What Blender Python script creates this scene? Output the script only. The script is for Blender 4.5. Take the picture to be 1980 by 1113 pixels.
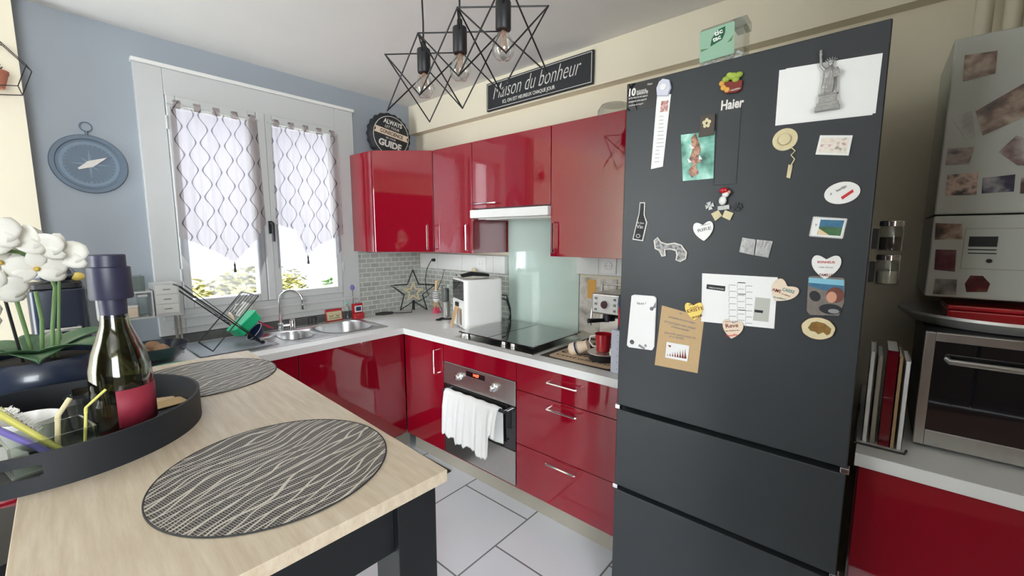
import bpy, bmesh, math, random
from mathutils import Vector, Matrix, Euler, noise
random.seed(7)
for o in list(bpy.data.objects): bpy.data.objects.remove(o)
S = bpy.context.scene
COL = S.collection
PI = math.pi
# ---------------------------------------------------------------- camera
HC = 1.5; FPX = 809.0; CX, CY = 990.0, 556.5
PITCH = math.atan(99/809.0); YAW = math.radians(49.2)
cam = bpy.data.objects.new('camera', bpy.data.cameras.new('camera')); COL.objects.link(cam)
cam.location = (0, 0, HC); cam.rotation_euler = (PI/2-PITCH, 0, -YAW)
cam.data.sensor_width = 36; cam.data.lens = 36*FPX/1980; cam.data.clip_start = .02
S.camera = cam
# ---------------------------------------------------------------- world, light, exposure
S.view_settings.view_transform = 'Standard'; S.view_settings.look = 'None'
S.view_settings.gamma = 1; S.view_settings.exposure = 1.17
W = bpy.data.worlds.new('sky'); S.world = W; W.use_nodes = True
nt = W.node_tree; bg = nt.nodes['Background']
tc = nt.nodes.new('ShaderNodeTexCoord'); nz = nt.nodes.new('ShaderNodeTexNoise'); nz.inputs['Scale'].default_value = 3
rp = nt.nodes.new('ShaderNodeValToRGB'); rp.color_ramp.elements[0].color = (.80,.90,1,1); rp.color_ramp.elements[1].color = (1,1,1,1)
nt.links.new(tc.outputs['Generated'], nz.inputs['Vector']); nt.links.new(nz.outputs['Fac'], rp.inputs['Fac']); nt.links.new(rp.outputs['Color'], bg.inputs['Color'])
bg.inputs['Strength'].default_value = 8.0
sl = bpy.data.lights.new('sun', 'SUN'); sl.energy = 5; sl.angle = .02; sl.color = (1,.95,.85)
so = bpy.data.objects.new('sun', sl); COL.objects.link(so)
so.rotation_euler = Vector((.15,.75,-.9)).to_track_quat('-Z','Y').to_euler()
def portal(name, loc, rot, sx, sy):
    l = bpy.data.lights.new(name, 'AREA'); l.shape = 'RECTANGLE'; l.size = sx; l.size_y = sy
    l.cycles.is_portal = True
    o = bpy.data.objects.new(name, l); COL.objects.link(o); o.location = loc; o.rotation_euler = rot
portal('window_portal', (1.04,3.16,1.68), (-PI/2,0,0), 1.1, 1.3)
portal('glazed_door_portal', (-2.45,2.3,1.25), (0,-PI/2,0), 2.4, 1.1)
portal('added_back_opening_portal', (-1.4,-1.85,1.45), (PI/2,0,0), 1.9, 1.9)  # portal for the light opening added in the back wall
# ---------------------------------------------------------------- materials
def newmat(name):
    m = bpy.data.materials.new(name); m.use_nodes = True
    return m, m.node_tree, m.node_tree.nodes['Principled BSDF']
def N(nt, t, **k):
    n = nt.nodes.new(t)
    for a, v in k.items():
        if a.startswith('i_'): n.inputs[a[2:].replace('_',' ')].default_value = v
        else: setattr(n, a, v)
    return n
def c4(c): return (c[0],c[1],c[2],1)
def srgb(r,g,b):
    f = lambda v: (v/255/12.92) if v/255 <= .04045 else ((v/255+.055)/1.055)**2.4
    return (f(r),f(g),f(b))
def mat(name, col, rough=.5, metal=0, coat=0, var=.06, scale=12, bump=0, bscale=200, trans=0, spec=.5, emit=0):
    m, nt, b = newmat(name)
    tc = N(nt,'ShaderNodeTexCoord'); nz = N(nt,'ShaderNodeTexNoise', i_Scale=scale, i_Detail=3.0)
    nt.links.new(tc.outputs['Object'], nz.inputs['Vector'])
    mx = N(nt,'ShaderNodeMix', data_type='RGBA')
    mx.inputs[6].default_value = c4([c*(1-var) for c in col]); mx.inputs[7].default_value = c4([min(1,c*(1+var)) for c in col])
    nt.links.new(nz.outputs['Fac'], mx.inputs[0]); nt.links.new(mx.outputs[2], b.inputs['Base Color'])
    b.inputs['Roughness'].default_value = rough; b.inputs['Metallic'].default_value = metal
    b.inputs['Coat Weight'].default_value = coat; b.inputs['Coat Roughness'].default_value = .015
    b.inputs['Transmission Weight'].default_value = trans; b.inputs['Specular IOR Level'].default_value = spec
    if emit: b.inputs['Emission Color'].default_value = c4(col); b.inputs['Emission Strength'].default_value = emit
    if bump:
        n2 = N(nt,'ShaderNodeTexNoise', i_Scale=bscale, i_Detail=4.0); bp = N(nt,'ShaderNodeBump', i_Strength=bump, i_Distance=.002)
        nt.links.new(tc.outputs['Object'], n2.inputs['Vector']); nt.links.new(n2.outputs['Fac'], bp.inputs['Height']); nt.links.new(bp.outputs['Normal'], b.inputs['Normal'])
    return m
def clearmat(name, tint=(1,1,1), gloss=.12, rough=.02):
    m, nt, b = newmat(name); nt.nodes.remove(b); out = nt.nodes['Material Output']
    t = N(nt,'ShaderNodeBsdfTransparent'); t.inputs[0].default_value = c4(tint)
    g = N(nt,'ShaderNodeBsdfGlossy'); g.inputs['Roughness'].default_value = rough
    lw = N(nt,'ShaderNodeLayerWeight', i_Blend=.35); mp = N(nt,'ShaderNodeMapRange'); mp.inputs[3].default_value = gloss*.5; mp.inputs[4].default_value = min(1,gloss*5)
    nt.links.new(lw.outputs['Facing'], mp.inputs[0])
    mx = N(nt,'ShaderNodeMixShader'); nt.links.new(mp.outputs[0], mx.inputs[0]); nt.links.new(t.outputs[0], mx.inputs[1]); nt.links.new(g.outputs[0], mx.inputs[2])
    nt.links.new(mx.outputs[0], out.inputs[0]); return m
M = {}
M['ceiling'] = mat('ceiling_paint', srgb(232,231,226), .9, bump=.15, bscale=90, var=.03, scale=4)
M['cream'] = mat('cream_wall_paint', srgb(232,223,200), .85, bump=.15, bscale=120, var=.03, scale=3)
M['taupe'] = mat('taupe_wall_paint', srgb(120,106,88), .85)
M['blue'] = mat('blue_grey_wall_paint', srgb(164,172,180), .85, bump=.2, bscale=120, var=.04, scale=3)
M['white'] = mat('white_paint', srgb(236,236,232), .45, var=.02)
M['pvc'] = mat('window_plastic', srgb(205,207,206), .35, var=.02)
M['red'] = mat('red_gloss_lacquer', srgb(142,9,32), .05, coat=1, var=.04, scale=2, spec=.5)
M['reddark'] = mat('shaded_red_laminate', srgb(122,14,34), .12, coat=.8, var=.04)  # cabinet red made darker: shade of the side panels put into the colour
M['worktop'] = mat('grey_beige_worktop', srgb(230,230,228), .35, bump=.05, bscale=400, var=.05, scale=300)
M['wtedge'] = mat('worktop_edge', srgb(206,203,192), .4, var=.04, scale=200)
M['steel'] = mat('brushed_steel', (.62,.61,.58), .28, 1, var=.08, scale=40, bump=.05, bscale=300)
M['satin'] = mat('satin_aluminium', (.75,.74,.70), .5, .7, var=.05)
M['chrome'] = mat('chrome', (.8,.8,.82), .08, 1, var=.02)
M['sink'] = mat('sink_steel', (.70,.70,.70), .3, 1, var=.05, scale=20)
M['black'] = mat('black_plastic', (.012,.012,.014), .45, var=.1)
M['blackgloss'] = mat('black_glass', (.008,.008,.01), .04, coat=1, var=.05)
M['blackmetal'] = mat('black_metal_wire', (.010,.010,.011), .4, var=.1)
M['fridge'] = mat('anthracite_fridge_door', srgb(46,50,53), .42, var=.03, scale=6, bump=.04, bscale=500, spec=.5)
M['fridgebody'] = mat('fridge_side', srgb(30,31,33), .5, var=.05)
M['tableblack'] = mat('black_table_frame', srgb(24,27,31), .5, var=.05)
M['traywood'] = mat('black_tray_lacquer', srgb(24,28,34), .55, var=.08, scale=20, bump=.05)
M['plinth'] = mat('plinth_grey', srgb(168,162,148), .5, var=.05)
M['plasticwhite'] = mat('white_plastic', srgb(235,234,230), .3, var=.02)
M['enamel'] = mat('boiler_enamel', srgb(186,188,178), .4, var=.02)
M['paper'] = mat('paper', srgb(238,238,236), .8, var=.02)
M['kraft'] = mat('kraft_paper', srgb(196,166,124), .85, var=.06, scale=60)
M['towel'] = mat('white_towel_cotton', srgb(238,238,236), .95, var=.03, bump=.6, bscale=300)
M['ink'] = mat('black_ink', (.015,.015,.02), .6, var=.05)
M['greyink'] = mat('grey_ink', (.25,.25,.26), .6, var=.05)
M['chalk'] = mat('chalk_white_print', srgb(225,222,215), .7, var=.08, scale=80)
M['slate'] = mat('slate_sign_paint', srgb(38,40,43), .6, var=.15, scale=30)
M['brownink'] = mat('brown_ink', srgb(120,40,30), .6)
M['tealink'] = mat('teal_ink', srgb(60,140,150), .6)
M['redink'] = mat('red_ink', srgb(200,40,45), .5)
M['pale_wood'] = mat('pale_wood', srgb(226,198,158), .6, var=.08, scale=15)
M['cream_card'] = mat('cream_card', srgb(232,212,188), .6, var=.04)
M['yellow'] = mat('yellow_card', srgb(240,214,110), .5, var=.05)
M['pewter'] = mat('pewter', (.36,.355,.34), .36, .6, var=.35, scale=60, bump=.5, bscale=150)
M['straw'] = mat('straw_weave', srgb(216,204,164), .8, var=.12, scale=90, bump=.4)
M['green'] = mat('mint_green_plastic', srgb(20,190,130), .35, var=.04)
M['mint'] = mat('mint_plate', srgb(150,220,190), .3, var=.03)
M['navy'] = mat('navy_plastic', srgb(25,40,80), .4, var=.05)
M['purple'] = mat('purple_plastic', srgb(130,120,190), .4)
M['pink'] = mat('pink_plastic', srgb(225,80,110), .4)
M['strawyellow'] = mat('yellow_straw_plastic', srgb(225,220,120), .35)
M['leaf'] = mat('orchid_leaf', srgb(70,104,70), .35, var=.15, scale=14, spec=.6)
M['stem'] = mat('orchid_stem', srgb(98,128,78), .5, var=.12)
M['petal'] = mat('white_petal', srgb(240,238,228), .6, var=.03, scale=40)
M['petalcore'] = mat('yellow_petal_core', srgb(225,190,80), .6)
M['terracotta'] = mat('terracotta', srgb(190,120,95), .8, var=.08)
M['succulent'] = mat('dark_succulent', srgb(60,50,42), .6, var=.2)
M['potnavy'] = mat('dark_blue_ceramic', srgb(38,46,62), .25, coat=.3, var=.1)
M['winelabel'] = mat('faded_red_label', srgb(150,40,60), .6, var=.1, scale=30)
M['capsule'] = mat('bottle_capsule', srgb(48,48,70), .4, var=.1)
M['blueman'] = mat('blue_grey_metal', srgb(104,120,136), .55, var=.1, scale=20)
M['bluepale'] = mat('pale_blue_metal', srgb(124,142,160), .6, var=.1, scale=30)
M['rust'] = mat('potato_skin', srgb(170,135,105), .85, var=.15, scale=40, bump=.4)
M['tilewhite'] = mat('pale_laminate', srgb(225,226,220), .35, var=.03)
M['splash'] = mat('green_back_painted_glass', srgb(196,214,204), .06, coat=1, var=.02)
M['hoodgrey'] = mat('pale_sage_wall_panel', srgb(178,184,172), .5, var=.03)
M['darkener'] = mat('dark_stained_wood', srgb(52,36,28), .35, var=.3, scale=6)
M['marble'] = mat('dark_stone_upstand', srgb(92,94,92), .35, var=.5, scale=25)
M['rubber'] = mat('door_gasket', (.03,.03,.03), .7)
M['redled'] = mat('red_led_digits', (1,.05,.02), .5, emit=6)
M['orange'] = mat('orange_print', srgb(225,170,80), .6, var=.1)
M['matbrown'] = mat('dark_brown_mat_border', srgb(60,50,46), .9)
M['matbeige'] = mat('beige_mat_centre', srgb(205,178,148), .9, var=.04, bump=.2)
M['coffeered'] = mat('red_enamel_mug', srgb(185,14,30), .15, coat=.8)
M['copper'] = mat('copper_handle', srgb(214,176,130), .3, .3)
M['lavender'] = mat('lavender_tin', srgb(206,208,222), .45, var=.02)
M['facade'] = mat('sky_blocking_front', srgb(112,112,120), .9, var=.08, scale=.5)
M['grass'] = mat('garden_ground', srgb(150,150,140), .9, var=.2, scale=2)
M['pipe'] = mat('cream_pipe_paint', srgb(214,205,182), .6)
M['skin'] = mat('photo_skin', srgb(205,150,125), .6)
M['hair'] = mat('photo_brown', srgb(110,62,48), .6, var=.3, scale=60)
M['photosky'] = mat('photo_sky_blue', srgb(130,190,210), .5, var=.1)
M['photosand'] = mat('photo_stone', srgb(120,112,104), .6, var=.4, scale=60)
M['sea'] = mat('photo_sea', srgb(60,110,140), .4, var=.5, scale=50)
M['hill'] = mat('photo_hill', srgb(60,100,60), .5, var=.5, scale=60)
M['gold'] = mat('bronze_boar', srgb(130,95,35), .5, var=.5, scale=90)
M['rugdark'] = mat('dark_speckled_rug', srgb(52,50,48), .95, var=.6, scale=120)
M['seat'] = mat('black_leatherette', srgb(26,28,31), .5)
M['glass'] = clearmat('clear_glass', (.97,.98,.98), .10)
M['bulb'] = clearmat('bulb_glass', (.93,.93,.92), .16)
M['clearplastic'] = clearmat('clear_plastic', (.90,.93,.91), .16, .1)
M['bottleglass'] = clearmat('dark_olive_bottle_glass', (.56,.58,.44), .12, .05)
M['filament'] = mat('bulb_filament', srgb(210,160,120), .4, .5)
def tilemat(name, c1, c2, mortar, bw, rh, ms, rough, axes, off=(0,0), bump=.3, offs=.5):
    m, nt, b = newmat(name); tc = N(nt,'ShaderNodeTexCoord'); sp = N(nt,'ShaderNodeSeparateXYZ'); cb = N(nt,'ShaderNodeCombineXYZ')
    nt.links.new(tc.outputs['Object'], sp.inputs[0])
    for i, a in enumerate(axes):
        ad = N(nt,'ShaderNodeMath', operation='ADD'); ad.inputs[1].default_value = off[i]
        nt.links.new(sp.outputs[a], ad.inputs[0]); nt.links.new(ad.outputs[0], cb.inputs[i])
    br = N(nt,'ShaderNodeTexBrick'); br.offset = offs
    br.inputs['Color1'].default_value = c4(c1); br.inputs['Color2'].default_value = c4(c2); br.inputs['Mortar'].default_value = c4(mortar)
    br.inputs['Scale'].default_value = 1; br.inputs['Mortar Size'].default_value = ms; br.inputs['Brick Width'].default_value = bw; br.inputs['Row Height'].default_value = rh
    br.inputs['Mortar Smooth'].default_value = .1
    nt.links.new(cb.outputs[0], br.inputs['Vector']); nt.links.new(br.outputs['Color'], b.inputs['Base Color'])
    bp = N(nt,'ShaderNodeBump', i_Strength=bump, i_Distance=.002); bp.invert = True
    nt.links.new(br.outputs['Fac'], bp.inputs['Height']); nt.links.new(bp.outputs['Normal'], b.inputs['Normal'])
    b.inputs['Roughness'].default_value = rough; return m
M['floor'] = tilemat('white_floor_tiles', srgb(232,236,242), srgb(226,231,238), srgb(125,128,132), .5, .48, .0045, .22, 'XY', (5.13+.0, 4.0-.49+.0))
M['mosaic'] = tilemat('grey_glass_mosaic', srgb(166,170,162), srgb(192,194,186), srgb(222,223,216), .075, .037, .0035, .15, 'XZ')
M['mosaicR'] = tilemat('grey_glass_mosaic_side', srgb(166,170,162), srgb(188,190,182), srgb(222,223,216), .075, .037, .0035, .15, 'YZ')
def woodmat():
    m, nt, b = newmat('pale_oak_laminate'); tc = N(nt,'ShaderNodeTexCoord'); mp = N(nt,'ShaderNodeMapping'); mp.inputs['Scale'].default_value = (14,1.2,8)
    nz = N(nt,'ShaderNodeTexNoise', i_Scale=5.0, i_Detail=8.0, i_Roughness=.65); rp = N(nt,'ShaderNodeValToRGB')
    e = rp.color_ramp.elements; e[0].position = .3; e[0].color = c4(srgb(192,174,148)); e[1].position = .7; e[1].color = c4(srgb(216,203,182))
    nt.links.new(tc.outputs['Object'], mp.inputs[0]); nt.links.new(mp.outputs[0], nz.inputs['Vector']); nt.links.new(nz.outputs['Fac'], rp.inputs[0]); nt.links.new(rp.outputs[0], b.inputs['Base Color'])
    b.inputs['Roughness'].default_value = .42; return m
M['wood'] = woodmat()
def placematmat():
    m, nt, b = newmat('silver_wave_placemat'); tc = N(nt,'ShaderNodeTexCoord'); L = nt.links.new
    def lines(rot, nsc, namp, freq, width, seed, stretch=1):
        mp = N(nt,'ShaderNodeMapping'); mp.inputs['Rotation'].default_value = (0,0,rot); mp.inputs['Location'].default_value = (seed,seed*.7,0)
        L(tc.outputs['Object'], mp.inputs[0]); ms = N(nt,'ShaderNodeMapping'); ms.inputs['Scale'].default_value = (1,stretch,1); L(mp.outputs[0], ms.inputs[0])
        nz = N(nt,'ShaderNodeTexNoise', i_Scale=nsc, i_Detail=0.5); L(ms.outputs[0], nz.inputs['Vector'])
        sp = N(nt,'ShaderNodeSeparateXYZ'); L(mp.outputs[0], sp.inputs[0])
        ma = N(nt,'ShaderNodeMath', operation='MULTIPLY_ADD'); ma.inputs[1].default_value = namp; L(nz.outputs['Fac'], ma.inputs[0]); L(sp.outputs['X'], ma.inputs[2])
        fr = N(nt,'ShaderNodeMath', operation='MULTIPLY'); fr.inputs[1].default_value = freq; L(ma.outputs[0], fr.inputs[0])
        f2 = N(nt,'ShaderNodeMath', operation='FRACT'); L(fr.outputs[0], f2.inputs[0])
        lt = N(nt,'ShaderNodeMath', operation='LESS_THAN'); lt.inputs[1].default_value = width; L(f2.outputs[0], lt.inputs[0]); return lt
    A = lines(1.33, 11, .075, 46, .15, 3.0, .7); B = lines(1.22, 9, .085, 34, .12, 7.0, .7)
    C = lines(1.33+PI/2, 5, .02, 230, .42, 1.0); D = lines(1.28, 8, .06, 120, .16, 5.0, .7)
    def mx_(p,q): x = N(nt,'ShaderNodeMath', operation='MAXIMUM'); L(p.outputs[0],x.inputs[0]); L(q.outputs[0],x.inputs[1]); return x
    m1 = mx_(A,B); cd = mx_(C,D)
    mu = N(nt,'ShaderNodeMath', operation='MULTIPLY'); mu.inputs[1].default_value = .42; L(cd.outputs[0], mu.inputs[0]); mxx = mx_(m1,mu)
    mix = N(nt,'ShaderNodeMix', data_type='RGBA'); mix.inputs[6].default_value = (.012,.011,.011,1); mix.inputs[7].default_value = c4(srgb(205,198,186))
    L(mxx.outputs[0], mix.inputs[0]); L(mix.outputs[2], b.inputs['Base Color'])
    b.inputs['Roughness'].default_value = .5
    bp = N(nt,'ShaderNodeBump', i_Strength=.5, i_Distance=.001); L(mxx.outputs[0], bp.inputs['Height']); L(bp.outputs['Normal'], b.inputs['Normal'])
    return m
M['placemat'] = placematmat()
def curtainmat(name, pattern, alpha):
    m, nt, b = newmat(name); nt.nodes.remove(b); out = nt.nodes['Material Output']; L = nt.links.new
    tc = N(nt,'ShaderNodeTexCoord'); sp = N(nt,'ShaderNodeSeparateXYZ'); L(tc.outputs['Object'], sp.inputs[0])
    t = N(nt,'ShaderNodeBsdfTransparent'); tr = N(nt,'ShaderNodeBsdfTranslucent'); df = N(nt,'ShaderNodeBsdfDiffuse'); add = N(nt,'ShaderNodeMixShader')
    add.inputs[0].default_value = .35; L(tr.outputs[0], add.inputs[1]); L(df.outputs[0], add.inputs[2])
    mx = N(nt,'ShaderNodeMixShader'); L(t.outputs[0], mx.inputs[1]); L(add.outputs[0], mx.inputs[2]); L(mx.outputs[0], out.inputs[0])
    if pattern:
        def cosn(s, k, ph=0):
            a = N(nt,'ShaderNodeMath', operation='MULTIPLY'); a.inputs[1].default_value = 2*PI/k; L(sp.outputs[s], a.inputs[0])
            c = N(nt,'ShaderNodeMath', operation='COSINE'); L(a.outputs[0], c.inputs[0]); return c
        cx, cz = cosn('X', .115), cosn('Z', .15)
        mu = N(nt,'ShaderNodeMath', operation='MULTIPLY'); mu.inputs[1].default_value = .80; L(cz.outputs[0], mu.inputs[0])
        ad = N(nt,'ShaderNodeMath', operation='ADD'); L(cx.outputs[0], ad.inputs[0]); L(mu.outputs[0], ad.inputs[1])
        ab = N(nt,'ShaderNodeMath', operation='ABSOLUTE'); L(ad.outputs[0], ab.inputs[0])
        lt = N(nt,'ShaderNodeMath', operation='LESS_THAN'); lt.inputs[1].default_value = .12; L(ab.outputs[0], lt.inputs[0])
        col = N(nt,'ShaderNodeMix', data_type='RGBA'); col.inputs[6].default_value = c4(srgb(182,170,168)); col.inputs[7].default_value = c4(srgb(84,74,84))
        L(lt.outputs[0], col.inputs[0]); L(col.outputs[2], tr.inputs[0]); L(col.outputs[2], df.inputs[0])
        fa = N(nt,'ShaderNodeMapRange'); fa.inputs[3].default_value = alpha; fa.inputs[4].default_value = .8; L(lt.outputs[0], fa.inputs[0]); L(fa.outputs[0], mx.inputs[0])
    else:
        tr.inputs[0].default_value = (.36,.36,.39,1); df.inputs[0].default_value = (.36,.36,.39,1); mx.inputs[0].default_value = alpha
    return m
M['curtainpat'] = curtainmat('patterned_voile', True, .6)
M['curtain'] = curtainmat('plain_white_voile', False, .5)
def photomat(name, cols, scale=25, seed=0):
    m, nt, b = newmat(name); tc = N(nt,'ShaderNodeTexCoord'); mp = N(nt,'ShaderNodeMapping'); mp.inputs['Location'].default_value = (seed*3.1, seed*1.7, seed)
    nz = N(nt,'ShaderNodeTexNoise', i_Scale=scale, i_Detail=3.0); rp = N(nt,'ShaderNodeValToRGB')
    e = rp.color_ramp.elements; e[0].position = .3; e[0].color = c4(srgb(*cols[0])); e[1].position = .72; e[1].color = c4(srgb(*cols[-1]))
    for i, c in enumerate(cols[1:-1]):
        x = e.new(.3+.42*(i+1)/(len(cols)-1)); x.color = c4(srgb(*c))
    nt.links.new(tc.outputs['Object'], mp.inputs[0]); nt.links.new(mp.outputs[0], nz.inputs['Vector']); nt.links.new(nz.outputs['Fac'], rp.inputs[0]); nt.links.new(rp.outputs[0], b.inputs['Base Color'])
    b.inputs['Roughness'].default_value = .3; return m
def leafmat(name, a, bb):
    return mat(name, srgb(*[(x+y)/2 for x,y in zip(a,bb)]), .7, var=.35, scale=5)
# ---------------------------------------------------------------- mesh helpers
class MB:
    def __init__(s): s.bm = bmesh.new(); s.mi = 0
    def _f(s, vs):
        try:
            f = s.bm.faces.new(vs); f.material_index = s.mi; return f
        except ValueError: return None
    def v(s, p, T=None):
        p = Vector(p)
        if T is not None: p = T @ p
        return s.bm.verts.new(p)
    def box(s, x0,y0,z0,x1,y1,z1, T=None):
        c = [s.v(p,T) for p in ((x0,y0,z0),(x1,y0,z0),(x1,y1,z0),(x0,y1,z0),(x0,y0,z1),(x1,y0,z1),(x1,y1,z1),(x0,y1,z1))]
        for q in ((0,3,2,1),(4,5,6,7),(0,1,5,4),(1,2,6,5),(2,3,7,6),(3,0,4,7)): s._f([c[i] for i in q])
        return s
    def lathe(s, prof, seg=32, T=None, cap0=True, cap1=True):
        R = []
        for r, z in prof:
            R.append([s.v((r*math.cos(2*PI*i/seg), r*math.sin(2*PI*i/seg), z), T) for i in range(seg)])
        for a, b in zip(R, R[1:]):
            for i in range(seg): s._f([a[i], a[(i+1)%seg], b[(i+1)%seg], b[i]])
        if cap0: s._f(R[0][::-1])
        if cap1: s._f(R[-1])
        return s
    def cyl(s, p0, p1, r, r2=None, seg=20):
        p0, p1 = Vector(p0), Vector(p1); d = p1-p0
        T = Matrix.Translation(p0) @ d.to_track_quat('Z','Y').to_matrix().to_4x4()
        return s.lathe([(r,0),(r if r2 is None else r2, d.length)], seg, T)
    def tube(s, path, r, seg=8, closed=False):
        P = [Vector(p) for p in path]; n = len(P); R = []; up = None
        for i in range(n):
            if closed: d = P[(i+1)%n]-P[i-1]
            else: d = P[min(i+1,n-1)]-P[max(i-1,0)]
            d.normalize()
            if up is None: up = Vector((0,0,1)) if abs(d.z) < .9 else Vector((1,0,0))
            a = up - d*up.dot(d)
            if a.length < 1e-5: a = d.orthogonal()
            a.normalize(); up = a; b = d.cross(a)
            rr = r[i] if isinstance(r,(list,tuple)) else r
            R.append([s.v(P[i]+(a*math.cos(2*PI*k/seg)+b*math.sin(2*PI*k/seg))*rr) for k in range(seg)])
        pairs = list(zip(R,R[1:])) + ([(R[-1],R[0])] if closed else [])
        for a, b in pairs:
            for k in range(seg): s._f([a[k],a[(k+1)%seg],b[(k+1)%seg],b[k]])
        if not closed: s._f(R[0][::-1]); s._f(R[-1])
        return s
    def prism(s, pts, z0, z1, T=None):
        ar = sum(a[0]*b[1]-b[0]*a[1] for a,b in zip(pts, pts[1:]+pts[:1]))
        if ar < 0: pts = pts[::-1]
        a = [s.v((x,y,z0),T) for x,y in pts]; b = [s.v((x,y,z1),T) for x,y in pts]; n = len(pts)
        s._f(a[::-1]); s._f(b)
        for i in range(n): s._f([a[i],a[(i+1)%n],b[(i+1)%n],b[i]])
        return s
    def ell(s, c, r, seg=16, rings=10, T=None):
        c = Vector(c); r = (r,r,r) if not isinstance(r,(tuple,list)) else r
        B = Matrix.Translation(c) @ Matrix.Diagonal((r[0],r[1],r[2],1))
        if T is not None: B = T @ B
        return s.lathe([(max(1e-4,math.sin(PI*i/rings)), -math.cos(PI*i/rings)) for i in range(rings+1)], seg, B, False, False)
    def grid(s, fn, nu, nv, thick=0):
        G = [[s.v(fn(i/nu, j/nv)) for j in range(nv+1)] for i in range(nu+1)]
        for i in range(nu):
            for j in range(nv): s._f([G[i][j],G[i+1][j],G[i+1][j+1],G[i][j+1]])
        return s
    def build(s, name, mats, parent=None, bevel=0, loc=None, T=None, solid=0, sub=0, sharp=35):
        bm = s.bm; bmesh.ops.recalc_face_normals(bm, faces=bm.faces) if not solid else None
        ca = math.radians(sharp)
        for e in bm.edges:
            if len(e.link_faces) == 2 and e.calc_face_angle(0) > ca: e.smooth = False
        for f in bm.faces: f.smooth = True
        me = bpy.data.meshes.new(name); bm.to_mesh(me); bm.free()
        for m in (mats if isinstance(mats,(list,tuple)) else [mats]): me.materials.append(M[m] if isinstance(m,str) else m)
        o = bpy.data.objects.new(name, me); COL.objects.link(o)
        if parent: o.parent = parent
        if T is not None: o.matrix_local = T
        if loc: o.location = loc
        if solid: md = o.modifiers.new('thickness','SOLIDIFY'); md.thickness = solid; md.offset = 0
        if bevel: md = o.modifiers.new('bevel','BEVEL'); md.width = bevel; md.segments = 2; md.limit_method = 'ANGLE'; md.angle_limit = math.radians(35); md.harden_normals = True
        if sub: md = o.modifiers.new('subdiv','SUBSURF'); md.levels = sub; md.render_levels = sub
        return o
def box(name, m, a, b, parent=None, bevel=0, loc=None, T=None): return MB().box(*a,*b).build(name, m, parent, bevel, loc, T)
def tag(o, label, cat, group=None, kind=None):
    o['label'] = label; o['category'] = cat
    if group: o['group'] = group
    if kind: o['kind'] = kind
    return o
def thing(name, label, cat, loc=(0,0,0), rz=0, group=None, T=None):
    o = bpy.data.objects.new(name, None); COL.objects.link(o); o.empty_display_size = .05
    if T is not None: o.matrix_world = T
    else: o.location = loc; o.rotation_euler = (0,0,rz)
    return tag(o, label, cat, group)
def struct(o): o['kind'] = 'structure'; return o
def copy_tree(o, parent=None):
    c = o.copy(); COL.objects.link(c); c.parent = parent
    for ch in list(o.children): copy_tree(ch, c)
    return c
# ---------------------------------------------------------------- measuring real planes of the room
_F = Vector((math.sin(YAW)*math.cos(PITCH), math.cos(YAW)*math.cos(PITCH), -math.sin(PITCH)))
_R = Vector((math.cos(YAW), -math.sin(YAW), 0)); _U = _R.cross(_F)
def ray(x, y): return _F + _R*((x-CX)/FPX) - _U*((y-CY)/FPX)
def onx(x, y, X): d = ray(x,y); return Vector((0,0,HC)) + d*(X/d.x)
def ony(x, y, Y): d = ray(x,y); return Vector((0,0,HC)) + d*(Y/d.y)
def onz(x, y, Z): d = ray(x,y); return Vector((0,0,HC)) + d*((Z-HC)/d.z)
class Plane:      # a vertical face of the room: local x to the right, y up, z out of the face
    def __init__(s, axis, val): s.a = axis; s.val = val
    def px(s, x, y):
        p = onx(x,y,s.val) if s.a == 'x' else ony(x,y,s.val)
        return (-p.y, p.z) if s.a == 'x' else (p.x, p.z)
    def T(s, u, v, w=0, ang=0):
        if s.a == 'x': R = Matrix(((0,0,-1),(-1,0,0),(0,1,0))); t = Vector((s.val-w, -u, v))
        else: R = Matrix(((1,0,0),(0,0,-1),(0,1,0))); t = Vector((u, s.val-w, v))
        return Matrix.Translation(t) @ R.to_4x4() @ Matrix.Rotation(ang, 4, 'Z')
    def rel(s, pts, c): return [(s.px(*p)[0]-c[0], s.px(*p)[1]-c[1]) for p in pts]
_tc = {}
def text_mesh(txt, shear=0, bold=0, spacing=1, space=1):
    key = (txt, shear, bold, spacing, space)
    if key in _tc: return _tc[key]
    cu = bpy.data.curves.new('lettering', 'FONT'); cu.body = txt; cu.shear = shear; cu.offset = bold; cu.size = 1; cu.extrude = .02
    cu.space_character = spacing; cu.space_line = space; cu.resolution_u = 3
    o = bpy.data.objects.new('lettering', cu); COL.objects.link(o)
    dg = bpy.context.evaluated_depsgraph_get(); me = bpy.data.meshes.new_from_object(o.evaluated_get(dg)); me.name = 'lettering'
    bpy.data.objects.remove(o)
    xs = [v.co.x for v in me.vertices]; ys = [v.co.y for v in me.vertices]
    _tc[key] = (me, min(xs), max(xs), min(ys), max(ys)); return _tc[key]
def lettering(txt, m, parent, p0, p1, w=.0015, h=None, shear=0, bold=0, name='lettering', spacing=1, space=1):
    """text from p0 to p1 (both on its baseline, in the parent's face coordinates)"""
    me, x0, x1, y0, y1 = text_mesh(txt, shear, bold, spacing, space)
    me = me.copy(); me.materials.clear(); me.materials.append(M[m] if isinstance(m,str) else m)
    d = Vector((p1[0]-p0[0], p1[1]-p0[1])); L = d.length; s = L/(x1-x0); sy = s if h is None else h/(y1-max(y0,0) if y1>0 else 1)
    T = Matrix.Translation((p0[0],p0[1],w)) @ Matrix.Rotation(math.atan2(d.y,d.x),4,'Z') @ Matrix.Diagonal((s,sy,.03,1)) @ Matrix.Translation((-x0,0,0))
    me.transform(T)
    o = bpy.data.objects.new(name, me); COL.objects.link(o); o.parent = parent
    return o
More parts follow.
